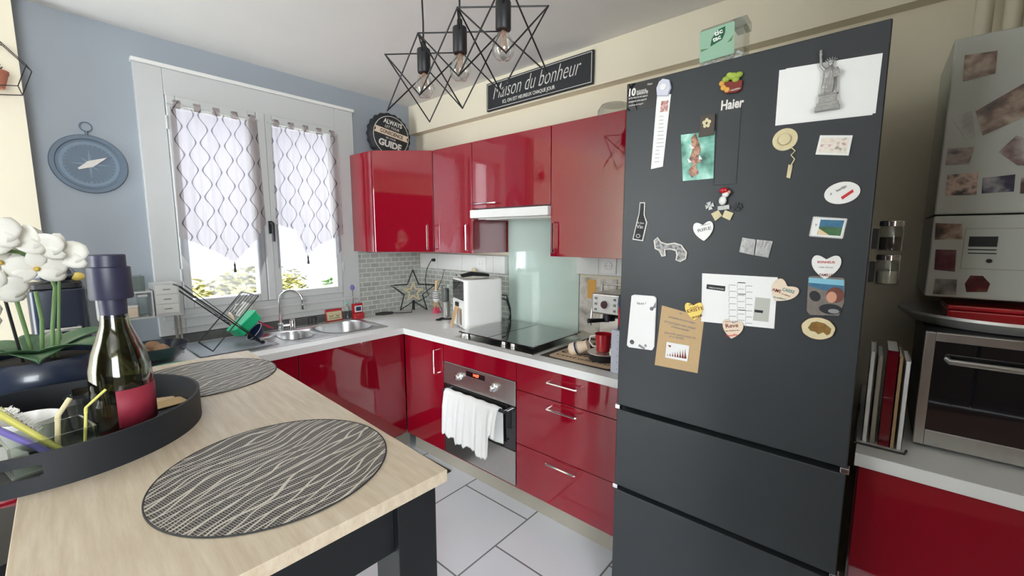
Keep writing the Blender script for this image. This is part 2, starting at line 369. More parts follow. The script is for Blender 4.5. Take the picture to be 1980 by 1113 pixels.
def rrect(w, h, r, n=5, cx=0, cy=0):
    P = []
    for sx, sy, a in ((1,1,0),(-1,1,90),(-1,-1,180),(1,-1,270)):
        for i in range(n+1):
            t = math.radians(a+90*i/n); P.append((cx+sx*(w/2-r)+r*math.cos(t), cy+sy*(h/2-r)+r*math.sin(t)))
    return P
def circ(r, n=40, cx=0, cy=0, ry=None): return [(cx+r*math.cos(2*PI*i/n), cy+(ry or r)*math.sin(2*PI*i/n)) for i in range(n)]
def heart(w, h, n=40):
    P = []
    for i in range(n):
        t = 2*PI*i/n; s_ = math.sin(t); P.append((math.copysign(abs(s_)**1.7,s_)*.5*w, (13*math.cos(t)-4.2*math.cos(2*t)-1.6*math.cos(3*t)-.6*math.cos(4*t)+2.4)/26.5*h))
    return P
def rotp(P, a): return [(x*math.cos(a)-y*math.sin(a), x*math.sin(a)+y*math.cos(a)) for x,y in P]
# ================================================================ ROOM SHELL
struct(box('floor','floor',(-2.5,-1.9,-.1),(2.4,3.2,0)))
struct(box('ceiling','ceiling',(-2.7,-2.1,2.56),(2.5,3.3,2.7)))
b = MB(); wx0,wx1,wz0,wz1 = .50,1.57,1.06,2.32
b.box(-2.7,3.0,-.1,wx0,3.2,2.56).box(wx1,3.0,-.1,2.5,3.2,2.56).box(wx0,3.0,-.1,wx1,3.2,wz0).box(wx0,3.0,wz1,wx1,3.2,2.56)
struct(b.build('wall_window','blue'))
struct(box('wall_right','cream',(2.24,-2.1,-.1),(2.5,3.0,2.56)))
struct(box('trim_1','cream',(2.17,-1.9,2.34),(2.24,3.0,2.56)))          # lowered beam along the top of the right wall
struct(box('wall_front_left','cream',(-2.5,2.9,0),(.0565,3.0,2.56)))
b = MB(); b.box(-2.7,-2.1,-.1,-2.5,1.7,2.56).box(-2.7,2.85,-.1,-2.5,3.0,2.56).box(-2.7,1.7,2.45,-2.5,2.85,2.56)
struct(b.build('wall_left','cream'))
b = MB(); b.box(-2.5,-2.1,-.1,-2.35,-1.9,2.56).box(-.45,-2.1,-.1,2.24,-1.9,2.56).box(-2.35,-2.1,-.1,-.45,-1.9,.95).box(-2.35,-2.1,2.4,-.45,-1.9,2.56); struct(b.build('wall_back','cream'))  # opening added in this unseen wall to brighten ceiling and window wall
for i,y in enumerate((-1.85,-.75,.35)):  # dark cupboards added out of view so the glossy doors reflect something dark
    t = thing('darkener',('left','middle','right')[i]+'most added dark wooden wardrobe on the wall facing the fridge, behind the camera','darkener',(-2.49,y,0)); box('body','darkener',(0,.005,0),(.50,1.09,2.2),t,bevel=.004)
    for k in (0,1): d = box('door','darkener',(.50,.01+k*.54,.06),(.52,.545+k*.54,2.18),t,bevel=.003); MB().cyl((.545,.50+k*.10,1.0),(.545,.50+k*.10,1.2),.006,seg=10).build('handle','steel',d)
struct(box('wall_light_blocker','taupe',(.35,-1.9,0),(2.24,-.71,2.56)))  # unseen wall added to keep light off the boiler corner, dark against bounce
# glazed door in the left wall (seen only in reflections)
w = bpy.data.objects.new('door_1', None); COL.objects.link(w); w.location = (-2.6,2.275,0); struct(w)
b = MB()
for y in (-.575,-.03,.515): b.box(-.03,y,0,.03,y+.06,2.45)
for z in (0,2.39): b.box(-.03,-.575,z,.03,.575,z+.06)
b.build('door_frame','pvc',w)
box('door_glass','glass',(-.003,-.515,.06),(.003,.515,2.39),w)
# kitchen window
w = bpy.data.objects.new('window_1', None); COL.objects.link(w); w.location = (0,3.0,0); struct(w)
b = MB(); b.box(.446,-.03,.945,.565,.01,2.40).box(1.515,-.03,.945,1.654,.01,2.40).box(.565,-.03,.945,1.515,.01,1.09).box(.565,-.03,2.262,1.515,.01,2.40)
b.build('window_casing','pvc',w,bevel=.004)
box('casing_cap','white',(.440,-.045,2.40),(1.66,.01,2.42),w,bevel=.003)
b = MB(); b.box(.47,-.045,1.035,1.62,-.03,1.055); b.box(.50,-.04,.98,1.60,-.03,.985); b.build('sill_moulding','pvc',w,bevel=.003)
def sash(x0,x1,side):
    b = MB(); f = .042
    b.box(x0,-.045,1.09,x0+f,.03,2.262).box(x1-f,-.045,1.09,x1,.03,2.262).box(x0+f,-.045,1.09,x1-f,.03,1.09+.05).box(x0+f,-.045,2.262-.05,x1-f,.03,2.262)
    o = b.build('sash_frame','pvc',w,bevel=.005)
    box('pane','glass',(x0+f,-.006,1.14),(x1-f,.0,2.212),o)
    for z in (1.25,2.08):
        xx = x0-.004 if side < 0 else x1+.004
        MB().cyl((xx,-.05,z),(xx,-.05,z+.07),.006).build('hinge','pvc',o)
    return o
sash(.567,1.002,-1)
sR = sash(1.052,1.513,1)
b = MB(); b.box(1.004,-.055,1.09,1.050,.02,2.262); b.build('meeting_post','bluepale' if 0 else 'pvc',w,bevel=.006)
h = MB(); h.box(1.028,-.068,1.52,1.050,-.055,1.60); h.tube([(1.039,-.065,1.585),(1.039,-.10,1.585),(1.039,-.105,1.575),(1.037,-.105,1.47)],.009,10).build('window_handle','black',w)
# outside
struct(box('ground','grass',(-14,3.3,-.6),(16,30,-.5)))
o = box('added_house_front','facade',(-6,10,-.5),(14,11,6.5)); tag(o,'house front added across the garden to block bright sky behind the curtains','house')  # added front dims the view outside so the curtain pattern stays visible
# ================================================================ BUILT-IN KITCHEN
b = MB(); z0,z1 = .848,.887
b.box(-.62,2.37,z0,.06,2.895,z1).box(.06,2.37,z0,.60,2.995,z1).box(1.56,2.37,z0,1.62,2.995,z1).box(.60,2.37,z0,1.56,2.49,z1).box(.60,2.92,z0,1.56,2.995,z1)
b.box(1.62,.70,z0,2.238,1.31,z1).box(1.62,1.31,z0,1.68,1.90,z1).box(2.13,1.31,z0,2.238,1.90,z1).box(1.62,1.90,z0,2.238,2.995,z1)
o = b.build('worktop','worktop'); tag(o,'grey beige L-shaped worktop holding the sink, the hob and the air fryer','worktop')
o = box('worktop','worktop',(1.50,-.705,.848),(2.238,-.004,.887),bevel=.002); tag(o,'short worktop to the right of the fridge, under the mini oven','worktop')
o = MB().box(.45,2.975,.887,1.625,2.995,.942).build('upstand','marble',bevel=.002); tag(o,'dark stone upstand strip along the wall behind the sink','upstand')
# mosaic and back panels
struct(box('wall_tiles_corner','mosaic',(1.66,2.99,.887),(2.236,3.0,1.392)))
struct(box('wall_tiles_right','mosaicR',(2.232,1.962,.887),(2.24,2.99,1.26)))
o = box('glass_splashback','splash',(2.230,1.375,.905),(2.238,1.956,1.608)); tag(o,'pale green glass splashback behind the hob','splashback')
def bow_handle(parent, p0, p1, out, name='handle', m='chrome', r=.0045):
    p0, p1, out = Vector(p0), Vector(p1), Vector(out)
    MB().tube([p0, p0+out*.92, p0+out+(p1-p0)*.02, p1+out-(p1-p0)*.02, p1+out*.92, p1],r,8).build(name,m,parent)
def wallcab(y0,y1,z0,z1,label,hy=None,hz=None,horiz=False):
    t = thing('wall_cabinet',label,'cabinet',(2.238,y0,z0),group=None); w_, h_ = y1-y0, z1-z0
    box('body','reddark',(-.33,.001,0),(0,w_-.001,h_),t)
    d = box('door','red',(-.348,.0015,.001),(-.331,w_-.0015,h_-.001),t,bevel=.0015)
    if horiz: bow_handle(d,(-.348,w_-.015,.028),(-.348,w_-.225,.028),(-.03,0,0))
    else: bow_handle(d,(-.348,hy-y0,.022),(-.348,hy-y0,.185),(-.03,0,0))
    return t
# diagonal corner cabinet
t = thing('corner_wall_cabinet','red corner wall cabinet with one diagonal door, under the round sign','cabinet',(2.238,2.998,1.393))
c0 = Vector((1.618-2.238,2.67-2.998)); c1 = Vector((1.89-2.238,2.355-2.998)); dd = (c1-c0).normalized(); nn = Vector((-dd.y,dd.x))
if nn.dot(Vector((1,1))) < 0: nn = -nn
e0, e1 = c0+nn*.0185, c1+nn*.0185
MB().prism([(0,0),(c0.x,0),(c0.x,c0.y+.02),(e0.x+.006,e0.y-.0),(e1.x,e1.y+.006),(c1.x+.024,c1.y+.002),(0,c1.y+.002)],0,.697).build('body','red',t)
b = MB(); q0, q1 = c0+dd*.003, c1-dd*.003
b.prism([tuple(q0),tuple(q1),tuple(q1+nn*.0175),tuple(q0+nn*.0175)],.001,.696); d = b.build('door','red',t,bevel=.0015)
hp = c1-dd*.045; bow_handle(d,(hp.x,hp.y,.02),(hp.x,hp.y,.185),tuple(-nn*.03)+(0,))
wallcab(1.967,2.354,1.392,2.09,'narrow red wall cabinet between the corner cabinet and the hood cabinet',hy=2.0)
wallcab(1.355,1.965,1.676,2.09,'short wide red wall cabinet above the white extractor hood',horiz=True)
wallcab(.755,1.353,1.392,2.09,'tall red wall cabinet between the extractor hood and the fridge',hy=1.318)
# extractor hood
t = thing('extractor_hood','slim white extractor hood above the hob','extractor hood',(2.238,1.355,1.61))
box('body','plasticwhite',(-.30,.002,.0),(0,.607,.064),t)
box('front_bar','plasticwhite',(-.375,.0,.006),(-.30,.609,.058),t,bevel=.006)
box('filter','steel',(-.28,.04,-.004),(-.05,.56,0),t)
# socket trunking
def trunk(y0,y1,z0,z1,sy,sz,label,lid):
    t = thing('socket_trunking',label,'socket strip',(2.238,y0,z0))
    box('cover','tilewhite',(-.045,0,0),(0,y1-y0,z1-z0),t,bevel=.003)
    box('frame_plate','plasticwhite',(-.050,sy-.05-y0,.012),(-.045,sy+.05-y0,z1-z0-.012),t,bevel=.002)
    pl = Plane('x',2.238-.050)
    s = MB().lathe([(.0245,.0003),(.0245,.004),(.0205,.004),(.019,.0008)],28,Matrix.Translation((-.050,sy-y0,(z1-z0)/2)) @ Matrix.Rotation(-PI/2,4,'Y'),False,True)
    s.build('socket','plasticwhite',t)
    b = MB()
    for k in (-1,1): b.cyl((-.0535,sy-y0+k*.009,(z1-z0)/2),(-.0505,sy-y0+k*.009,(z1-z0)/2),.0018,seg=10)
    b.build('socket_hole','black',t)
    for x in lid: box('cover_joint','plinth',(-.0455,x-y0,.002),(-.0449,x-y0+.0015,z1-z0-.002),t)
    return t
trunk(1.962,2.93,1.24,1.365,2.19,1.30,'long white socket strip under the wall cabinets left of the hob',(2.07,2.40,2.7))
trunk(.95,1.373,1.275,1.39,1.155,1.33,'short white socket strip between the glass splashback and the fridge',(1.22,))
# base cabinets -------------------------------------------------
def basecab_x(y0,y1,label,fronts,handles):
    t = thing('base_cabinet',label,'cabinet',(2.238,y0,.12)); w_ = y1-y0
    box('body','reddark',(-.578,.001,0),(0,w_-.001,.726),t)
    for i, (a, c) in enumerate(fronts):
        nm = 'door' if len(fronts) == 1 else 'drawer'
        d = box(nm,'red',(-.598,.0015,a-.12),(-.580,w_-.0015,c-.12),t,bevel=.0012)
        hh = handles[i]
        if hh: bow_handle(d,(-.598,hh[0]-y0,hh[1]-.12),(-.598,hh[2]-y0,hh[3]-.12),(-.032,0,0))
    return t
basecab_x(1.984,2.386,'red base cabinet in the inner corner, left of the oven',[(.135,.843)],[(2.035,.645,2.035,.795)])
basecab_x(.785,1.385,'red three-drawer base cabinet between the oven and the fridge',[(.135,.392),(.396,.692),(.696,.843)],[(1.168,.367,.998,.367),(1.168,.655,.998,.655),(1.168,.790,.998,.790)])
t = thing('oven_housing','red housing cabinet with a filler panel above the oven','cabinet',(2.238,1.387,.12))
b = MB().box(-.578,.001,.0,0,.018,.726).box(-.578,.577,.0,0,.594,.726).box(-.578,.018,0,0,.577,.016).box(-.578,.018,.6,0,.577,.616); b.build('body','reddark',t)
box('filler_panel','red',(-.598,.0015,.616),(-.580,.5935,.723),t,bevel=.0012)
for x0,x1,lab in ((-.60,.30,'red base cabinet at the far left, behind the orchid'),(.302,.94,'plum red base cabinet under the dish rack'),(.942,1.616,'plum red base cabinet under the sink bowls')):
    DX = .021 if x0 > .9 else 0; bk2 = -.09 if x0 < 0 else 0
    t = thing('base_cabinet',lab,'cabinet',(x0,2.98,.12))
    MB().box(.001,-.568,0,.018,bk2,.726).box(x1-x0-.019,-.568,0,x1-x0-.001,bk2,.726).box(.018,-.568,0,x1-x0-.019,bk2,.018).box(.018,-.568,0,x1-x0-.019,-.55,.726).build('body','reddark',t)
    box('door','red',(.0015,-.590,.015),(x1-x0-.0015+DX,-.572,.723),t,bevel=.0012)
t = thing('base_cabinet','dark red base cabinet right of the fridge, under the mini oven','cabinet',(2.238,-.705,.12))
box('body','reddark',(-.70,0,0),(0,.695,.726),t); box('door','red',(-.722,.0,.01),(-.704,.69,.722),t,bevel=.0015)
o = MB().box(1.71,.72,0,1.73,2.39,.118).box(-.6,2.46,0,1.71,2.48,.118).build('plinth','plinth'); tag(o,'grey beige plinth running under the red base cabinets','plinth')
o = box('plinth','plinth',(1.58,-.705,0),(1.60,-.02,.118)); tag(o,'plinth under the cabinet to the right of the fridge','plinth')
# oven -------------------------------------------------------------
t = thing('built_in_oven','stainless steel built-in oven with black glass door under the hob','oven',(1.662,1.387,.14))
box('casing','black',(.002,.021,.0),(.50,.573,.575),t)
p = box('control_panel','steel',(-.024,.003,.455),(.0,.591,.593),t,bevel=.002)
for ky,rr in ((.444,0),(.162,0)):
    k = MB().lathe([(.024,0),(.024,.006),(.017,.009),(.015,.028),(.012,.030)],28,Matrix.Translation((-.024,ky,.525)) @ Matrix.Rotation(-PI/2,4,'Y')).build('knob','chrome',p)
    box('pointer','steel',(-.058,ky-.004,.510),(-.030,ky+.004,.540),k,bevel=.001)
ds = box('display','blackgloss',(-.0255,.231,.545),(-.024,.385,.575),p)
pl = Plane('x',1.662-.024)
e = bpy.data.objects.new('display_digits',None)
def digits(parent,T,txt,m,h,w_):
    me,x0,x1,y0,y1 = text_mesh(txt); me = me.copy(); me.materials.clear(); me.materials.append(M[m]); s = h/(y1-y0)
    me.transform(T @ Matrix.Diagonal((w_/(x1-x0),s,.02,1)) @ Matrix.Translation((-(x0+x1)/2,-(y0+y1)/2,0)))
    o = bpy.data.objects.new('digits',me); COL.objects.link(o); o.parent = parent; return o
RX = Matrix(((0,0,-1),(-1,0,0),(0,1,0))).to_4x4()
digits(ds, Matrix.Translation((-.026,.30,.561)) @ RX,'14:37','redled',.016,.045)
dr = box('door_glass','blackgloss',(-.022,.003,.200),(.0,.591,.450),t,bevel=.002)
box('door_panel','steel',(-.024,.003,.003),(.0,.591,.198),t,bevel=.002)
hd = MB().tube([(-.058,.04,.425),(-.058,.555,.425)],.010,14).build('handle','black',t)
for y in (.05,.545): MB().cyl((-.022,y,.425),(-.060,y,.425),.011,seg=12).build('handle_bracket','chrome',hd)
# towel over the oven handle
def hem(u):
    K = [(0,.25),(.2,.265),(.25,.262),(.27,.285),(.5,.275),(.60,.272),(.66,.298),(.80,.300),(.845,.27),(.87,.155),(1,.148)]
    for (a,c),(d,e) in zip(K,K[1:]):
        if u <= d: return c+(e-c)*(u-a)/(d-a)
    return K[-1][1]
def towel_fn(u,v):
    y = 1.915-u*.445; L = hem(u)+.006*math.sin(u*47)+.004*math.sin(u*90)
    fold = .010*math.sin(u*19+v*2)+.006*math.sin(u*41)
    y += .02*(v-.3)*math.sin(u*7)
    bx, bz, r = 1.604, .565, .0155
    if v < .3: return (bx+r+.003+.004*math.sin(u*20), y, bz-(.3-v)/.3*.20)
    if v < .42:
        a = (v-.3)/.12*PI; return (bx+r*math.cos(a)-.004*math.sin(a)*0, y, bz+r*math.sin(a)+.002*math.sin(u*30))
    k = (v-.42)/.58; return (bx-r-.004-abs(fold)*min(1,k*3)-.012*k, y, bz-k*L)
o = MB().grid(towel_fn,70,50).build('towel','towel',solid=.005); tag(o,'white cotton towel draped over the oven door handle','towel')
# hob ----------------------------------------------------------------
t = thing('gas_hob','stainless gas hob with steel knobs set in the worktop','hob',(1.665,1.30,.887))
box('hob_plate','steel',(0,0,.0),(.475,.61,.007),t,bevel=.003)
for ky in (.565,.535,.235,.165): MB().lathe([(.020,0),(.020,.003),(.017,.005),(.016,.026),(.014,.029)],24,Matrix.Translation((.045,ky,.007))).build('knob','steel',t)
for gx,gy in ((.16,.16),(.36,.16),(.16,.45),(.36,.45)):
    q = MB().lathe([(.045,.007),(.045,.016),(.03,.018),(.03,.024),(.028,.026)],28,Matrix.Translation((gx,gy,0))).build('burner','black',t)
    g = MB()
    for a in range(4):
        c_, s_ = math.cos(a*PI/2+PI/4), math.sin(a*PI/2+PI/4); g.tube([(gx+c_*.085,gy+s_*.085,.006),(gx+c_*.085,gy+s_*.085,.028),(gx+c_*.02,gy+s_*.02,.028)],.004,6)
    g.build('pan_support','black',t)
for y0,y1,lab,rz in ((.335,.580,'left dark glass hob cover lying on the hob beside the air fryer',0),(.005,.330,'right dark glass hob cover lying on the hob beside the coffee mat',0)):
    c = thing('hob_cover',lab,'hob cover',(1.68,1.30+y0,.9195))
    box('glass_plate','blackgloss',(0,0,.004),(.47,y1-y0,.010),c,bevel=.001)
    for fx,fy in ((.02,.02),(.44,.02),(.02,y1-y0-.02),(.44,y1-y0-.02)): MB().cyl((fx,fy,-.004),(fx,fy,.004),.010,seg=14).build('foot','rubber',c)
# sink ----------------------------------------------------------------
def boolcut(o, cutters):
    for c in cutters:
        md = o.modifiers.new('cut','BOOLEAN'); md.object = c; md.operation = 'DIFFERENCE'; md.solver = 'EXACT'
    dg = bpy.context.evaluated_depsgraph_get(); me = bpy.data.meshes.new_from_object(o.evaluated_get(dg))
    o.modifiers.clear(); o.data = me
    for c in cutters: bpy.data.objects.remove(c)
t = thing('kitchen_sink','stainless steel sink with one small and one large bowl and a drainer','sink',(0,0,.887))
bowls = [(1.37,2.70,.33,.34,.13,.16),(1.045,2.70,.17,.27,.08,.09)]
pl_ = MB().prism(rrect(1.02,.46,.03,cx=1.075,cy=2.705),.0,.004).build('rim','sink',t)
cut = []
for cx_,cy_,w_,h_,r_,dp in bowls: cut.append(MB().prism(rrect(w_,h_,r_,8,cx_,cy_),-.3,.05).build('cutter','sink',t))
boolcut(pl_,cut)
for cx_,cy_,w_,h_,r_,dp in bowls:
    b = MB(); rings = []
    for s_, z in ((1.03,.006),(1.0,.004),(.985,-.01),(.96,-dp*.8),(.88,-dp),(.2,-dp-.004)):
        rings.append([b.v((cx_+(x-cx_)*s_, cy_+(y-cy_)*s_, z)) for x,y in rrect(w_,h_,r_,8,cx_,cy_)])
    n_ = len(rings[0])
    for a,c in zip(rings,rings[1:]):
        for i in range(n_): b._f([a[i],a[(i+1)%n_],c[(i+1)%n_],c[i]])
    b._f(rings[-1]); q = b.build('bowl','sink',t)
    MB().cyl((cx_,cy_,-dp-.003),(cx_,cy_,-dp+.002),.028).build('drain','chrome',q)
b = MB()
for k in range(9): b.box(.60,2.54+k*.038,.004,.90,2.552+k*.038,.0065)
b.build('drainer_rib','sink',t)['kind'] = 'stuff'
t = thing('mixer_tap','chrome swan-neck mixer tap behind the sink bowls','tap',(1.045,2.90,.891))
MB().lathe([(.024,0),(.024,.004),(.018,.008),(.018,.045),(.013,.05)],24).build('base','chrome',t)
P = [(0,0,.04),(0,0,.12),(.0,-.002,.17)]
for i in range(1,13):
    a = PI-i*PI/12*1.05; P.append((.055+.055*math.cos(a), (-.045-.045*math.cos(a)), .19+.075*math.sin(a)))
P.append((P[-1][0]+.002,P[-1][1],P[-1][2]-.01))
MB().tube(P,.009,14).build('spout','chrome',t)
e_ = P[-1]; MB().cyl(e_,(e_[0]+.001,e_[1],e_[2]-.03),.014,.016,seg=18).build('spray_head','black' if 0 else 'chrome',t)
MB().cyl((0,0,.03),(.055,-.02,.03),.010,seg=14).build('cross_body','chrome',t)
MB().lathe([(.019,0),(.019,.05),(.017,.053),(.017,.068),(.015,.07)],20,Matrix.Translation((.065,-.022,.0))).build('lever','chrome',t)
# ================================================================ FRIDGE
FX = 1.40; FR = Plane('x',FX)
t = thing('fridge_freezer','tall anthracite fridge freezer covered with magnets','fridge',(FX,.01,0))
box('body','fridgebody',(.062,.004,.03),(.67,.674,2.005),t,bevel=.003)
box('gasket','rubber',(.050,.012,.05),(.0625,.666,1.995),t)
fd = box('fridge_door','fridge',(0,0,.876),(.050,.678,2.018),t,bevel=.004)
for z0,z1 in ((.556,.858),(.06,.538)): box('freezer_drawer','fridge',(0,0,z0),(.050,.678,z1),t,bevel=.004)
for (y,z) in ((.676,.866),(.676,.547),(.004,.866),(.004,.547)): box('hinge_clip','chrome',(.002,y-.010,z-.008),(.03,y+.010,z+.008),t,bevel=.002)
for x in (.08,.6):
    for y in (.05,.62): MB().cyl((x,y,0),(x,y,.032),.02,seg=14).build('foot','black',t)
cz = FR.px(1388,212); cz2 = FR.px(1424,355)
box('inset_panel','fridge',(-.0012,-cz2[0]-.01,cz2[1]),(0,-cz[0]-.01,cz[1]),fd)
b = MB(); ya,yb,za_,zb_ = -cz2[0]-.01,-cz[0]-.01,cz2[1],cz[1]; b.box(-.0016,ya,za_,-.0012,ya+.0012,zb_).box(-.0016,yb-.0022,za_,-.0012,yb,zb_).box(-.0016,ya,za_,-.0012,yb,za_+.0012); b.build('panel_outline','rubber',fd)
def on_face(pl, c, w=0, ang=0): return pl.T(c[0],c[1],w,ang)
# printed logo and guarantee sticker are part of the door
def child_face(name, pl, c, parent):       # an empty frame is not needed: lettering is baked into the door's local space
    return parent.matrix_world.inverted()
def door_text(txt, m, p0, p1, parent, h=None, **k):
    a, c = FR.px(*p0), FR.px(*p1)
    o = lettering(txt, m, None, a, c, .0008, h, **k); T = FR.T(0,0); 
    o.data.transform(Matrix.Translation((-FX,-.01,0)) @ T); o.parent = parent; return o
door_text('Haier','chalk',(1394,213),(1438,206),fd,h=.027,bold=.03).name = 'logo'
sa = [FR.px(*p) for p in ((1213,163),(1272,152),(1272,205),(1213,215))]
o = MB().prism(sa,.0,.0007).build('guarantee_sticker','blackgloss',None); o.data.transform(Matrix.Translation((-FX,-.01,0)) @ FR.T(0,0)); o.parent = fd
for txt,p0,p1,h in (('10','A',0,0),):
    pass
door_text('10','chalk',(1216,186),(1229,184),fd,h=.024,bold=.04)
door_text('ANS DE GARANTIE','chalk',(1231,179),(1250,175),fd,h=.006)
door_text('GARANTIE','chalk',(1231,184),(1253,180),fd,h=.009,bold=.02)
door_text('sur le moteur de votre appareil','chalk',(1216,192),(1252,186),fd,h=.006)
door_text('enregistrez votre appareil','chalk',(1216,199),(1250,193),fd,h=.006)
door_text('conditions en magasin','chalk',(1216,206),(1244,201),fd,h=.005)
door_text('Haier','chalk',(1252,165),(1262,163),fd,h=.006)
# ================================================================ RIGHT OF THE FRIDGE
t = thing('gas_boiler','white wall-hung boiler covered with photos, right of the fridge','boiler',(1.87,-.132,1.312)); BO = Plane('x',1.87)
box('casing','enamel',(.0,-.46,.256),(.366,0,.772),t,bevel=.006)
box('lower_flap','enamel',(-.003,-.46,0),(.366,0,.252),t,bevel=.006)
a_, c_ = BO.px(1866,441), BO.px(1990,524)
def lb(name,m,p0,p1,w0,w1,parent):
    a, c = BO.px(*p0), BO.px(*p1)
    return box(name,m,(-w1,-c[0]+.132,c[1]-1.312),(-w0,-a[0]+.132,a[1]-1.312),parent)
cp = lb('control_plate','plinth',(1866,441),(1990,524),.003,.0045,t); lb('inner_plate','enamel',(1868,443),(1990,522),.0045,.005,cp)
lb('screen','black',(1874,457),(1927,477),.005,.006,cp); lb('vent_slot','black',(1871,481),(1926,484),.005,.006,cp); lb('vent_slot','black',(1871,488),(1926,491),.005,.006,cp)
p_ = BO.px(1911,504); MB().cyl((-.005,-p_[0]+.132,p_[1]-1.312),(-.012,-p_[0]+.132,p_[1]-1.312),.006,seg=16).build('knob','black',cp)
for i,(y,r) in enumerate(((-.208,.022),(-.272,.022))):
    o = MB().cyl((2.10,y,2.0835),(2.10,y,2.558),r,seg=18).build('pipe','pipe'); tag(o,('left','right')[i]+'most cream painted pipe rising from the boiler to the ceiling','pipe')
t = thing('mini_oven','silver framed mini oven with black glass door, right of the books','oven',(1.66,-.13,.887))
box('casing','black',(.02,-.52,.012),(.40,-.002,.345),t,bevel=.004)
b = MB().box(0,-.52,.012,.02,-.5,.345).box(0,-.022,.012,.02,0,.345).box(0,-.5,.32,.02,-.022,.345).box(0,-.5,.012,.02,-.022,.058); fr = b.build('door_frame','steel',t,bevel=.002)
box('door_glass','blackgloss',(.004,-.5,.058),(.016,-.022,.32),fr)
MB().tube([(.0,-.05,.272),(-.03,-.05,.272),(-.03,-.48,.272),(0,-.48,.272)],.008,10).build('handle','steel',t)
for x,y in ((.05,-.04),(.05,-.48),(.36,-.04),(.36,-.48)): MB().cyl((x,y,0),(x,y,.012),.012,seg=12).build('foot','black',t)
t = thing('serving_platter','oval stainless serving platter lying on top of the mini oven','platter',(1.93,-.315,1.232))
b = MB(); rings = []
for r, z in ((.01,.004),(.75,.004),(.86,.010),(.97,.036),(1.0,.038),(1.01,.030),(.98,.024),(.88,.003),(.75,.0),(.01,.0)):
    rings.append([b.v((.24*r*math.cos(2*PI*i/48), .238*r*math.sin(2*PI*i/48), z)) for i in range(48)])
for a,c in zip(rings,rings[1:]):
    for i in range(48): b._f([a[i],a[(i+1)%48],c[(i+1)%48],c[i]])
b.build('dish','satin',t)
t = thing('red_tin','flat red tin lying on the platter under the boiler','tin',(1.84,-.185,1.238)); box('body','coffeered',(0,-.26,0),(.20,0,.040),t,bevel=.006); box('lid','coffeered',(-.002,-.262,.041),(.202,.002,.055),t,bevel=.005)
bk = [(-.016,.012,1.175,'paper','thin grey cookbook standing leftmost beside the fridge side',0),(-.033,.013,1.165,'plinth','thin beige cookbook standing second from the fridge side',.02),(-.052,.026,1.185,'reddark','dark red thick cookbook standing in the middle of the book row',.0),(-.0785,.010,1.17,'kraft','thin tan cookbook between the red one and the white one',-.05),(-.0925,.012,1.16,'paper','slim white cookbook standing rightmost, next to the mini oven',-.08)]
for y,w_,zt,m_,lab,ln in bk:
    t = thing('cookbook',lab,'book',(1.60,y-w_/2,.888),group='cookbooks between the fridge and the mini oven'); h_ = zt-.888-.01
    T = Matrix.Rotation(0,4,'X')
    q = MB().box(0,-w_/2,0,.17,-w_/2+.0015,h_,T).box(0,w_/2-.0015,0,.17,w_/2,h_,T).box(0,-w_/2,0,.002,w_/2,h_,T).build('cover',m_,t)
    MB().box(.003,-w_/2+.002,.003,.166,w_/2-.002,h_-.003,T).build('pages','paper',t)
o = MB().tube([(1.57,-.0,.892),(1.57,-.003,.99),(1.60,-.003,1.0)],.003).tube([(1.57,-.0,.8905),(1.57,-.11,.8905),(1.60,-.115,.8905)],.003).build('wire_bookend','blackmetal'); tag(o,'thin black wire bookend in front of the cookbooks','bookend')
for z,lab in ((1.462,'upper clear spice jar held on the right side of the fridge'),(1.372,'lower clear spice jar held on the right side of the fridge')):
    t = thing('spice_jar',lab,'jar',(1.52,-.030,z),group='spice jars on the fridge side'); s_ = 1
    MB().lathe([(.024,0),(.026,.004),(.026,.058),(.022,.064),(.022,.066)],24).build('jar_glass','clearplastic',t)
    MB().lathe([(.020,.003),(.022,.005),(.022,.035),(.02,.037)],20).build('spice','matbrown' if z > 1.4 else 'plinth',t)
    MB().lathe([(.025,.066),(.025,.078),(.023,.08)],24).build('lid','chrome',t)
    box('magnet_clip','black',(-.02,.026,.005),(.02,.0375,.06),t)
# ================================================================ TABLE AND WHAT STANDS ON IT
TZ = 1.05; RZ = math.radians(-2.1)
t = thing('bar_table','tall bar table with pale oak top and black frame in the foreground','table',(.239,1.241,0),RZ)
box('tabletop','wood',(-.2825,-.635,TZ-.024),(.2825,.635,TZ),t,bevel=.0015)
lw = .085
for sx in (-1,1):
    for sy in (-1,1):
        x0 = sx*.268; x1 = sx*(.268-lw); y0 = sy*.615; y1 = sy*(.615-lw)
        box('leg','tableblack',(min(x0,x1),min(y0,y1),0),(max(x0,x1),max(y0,y1),TZ-.025),t,bevel=.002)
b = MB(); b.box(-.183,-.600,TZ-.135,.183,-.580,TZ-.025).box(-.183,.580,TZ-.135,.183,.600,TZ-.025).box(-.25,-.53,TZ-.135,-.23,.53,TZ-.025).box(.23,-.53,TZ-.135,.25,.53,TZ-.025)
b.build('apron','tableblack',t,bevel=.002)
def placemat(x,y,rot,lab):
    t = thing('placemat',lab,'placemat',(x,y,TZ),rot); MB().prism(circ(.203,96),0,.0022).build('woven_disc',['placemat'],t)
    MB().tube([(.204*math.cos(2*PI*i/96),.204*math.sin(2*PI*i/96),.0016) for i in range(96)],.0016,6,True).build('rim','rubber',t); return t
placemat(.290,.862,0,'round black and silver wave placemat, the near one at the table corner')
placemat(.338,1.605,.1,'round black and silver wave placemat, the far one behind the black tray')
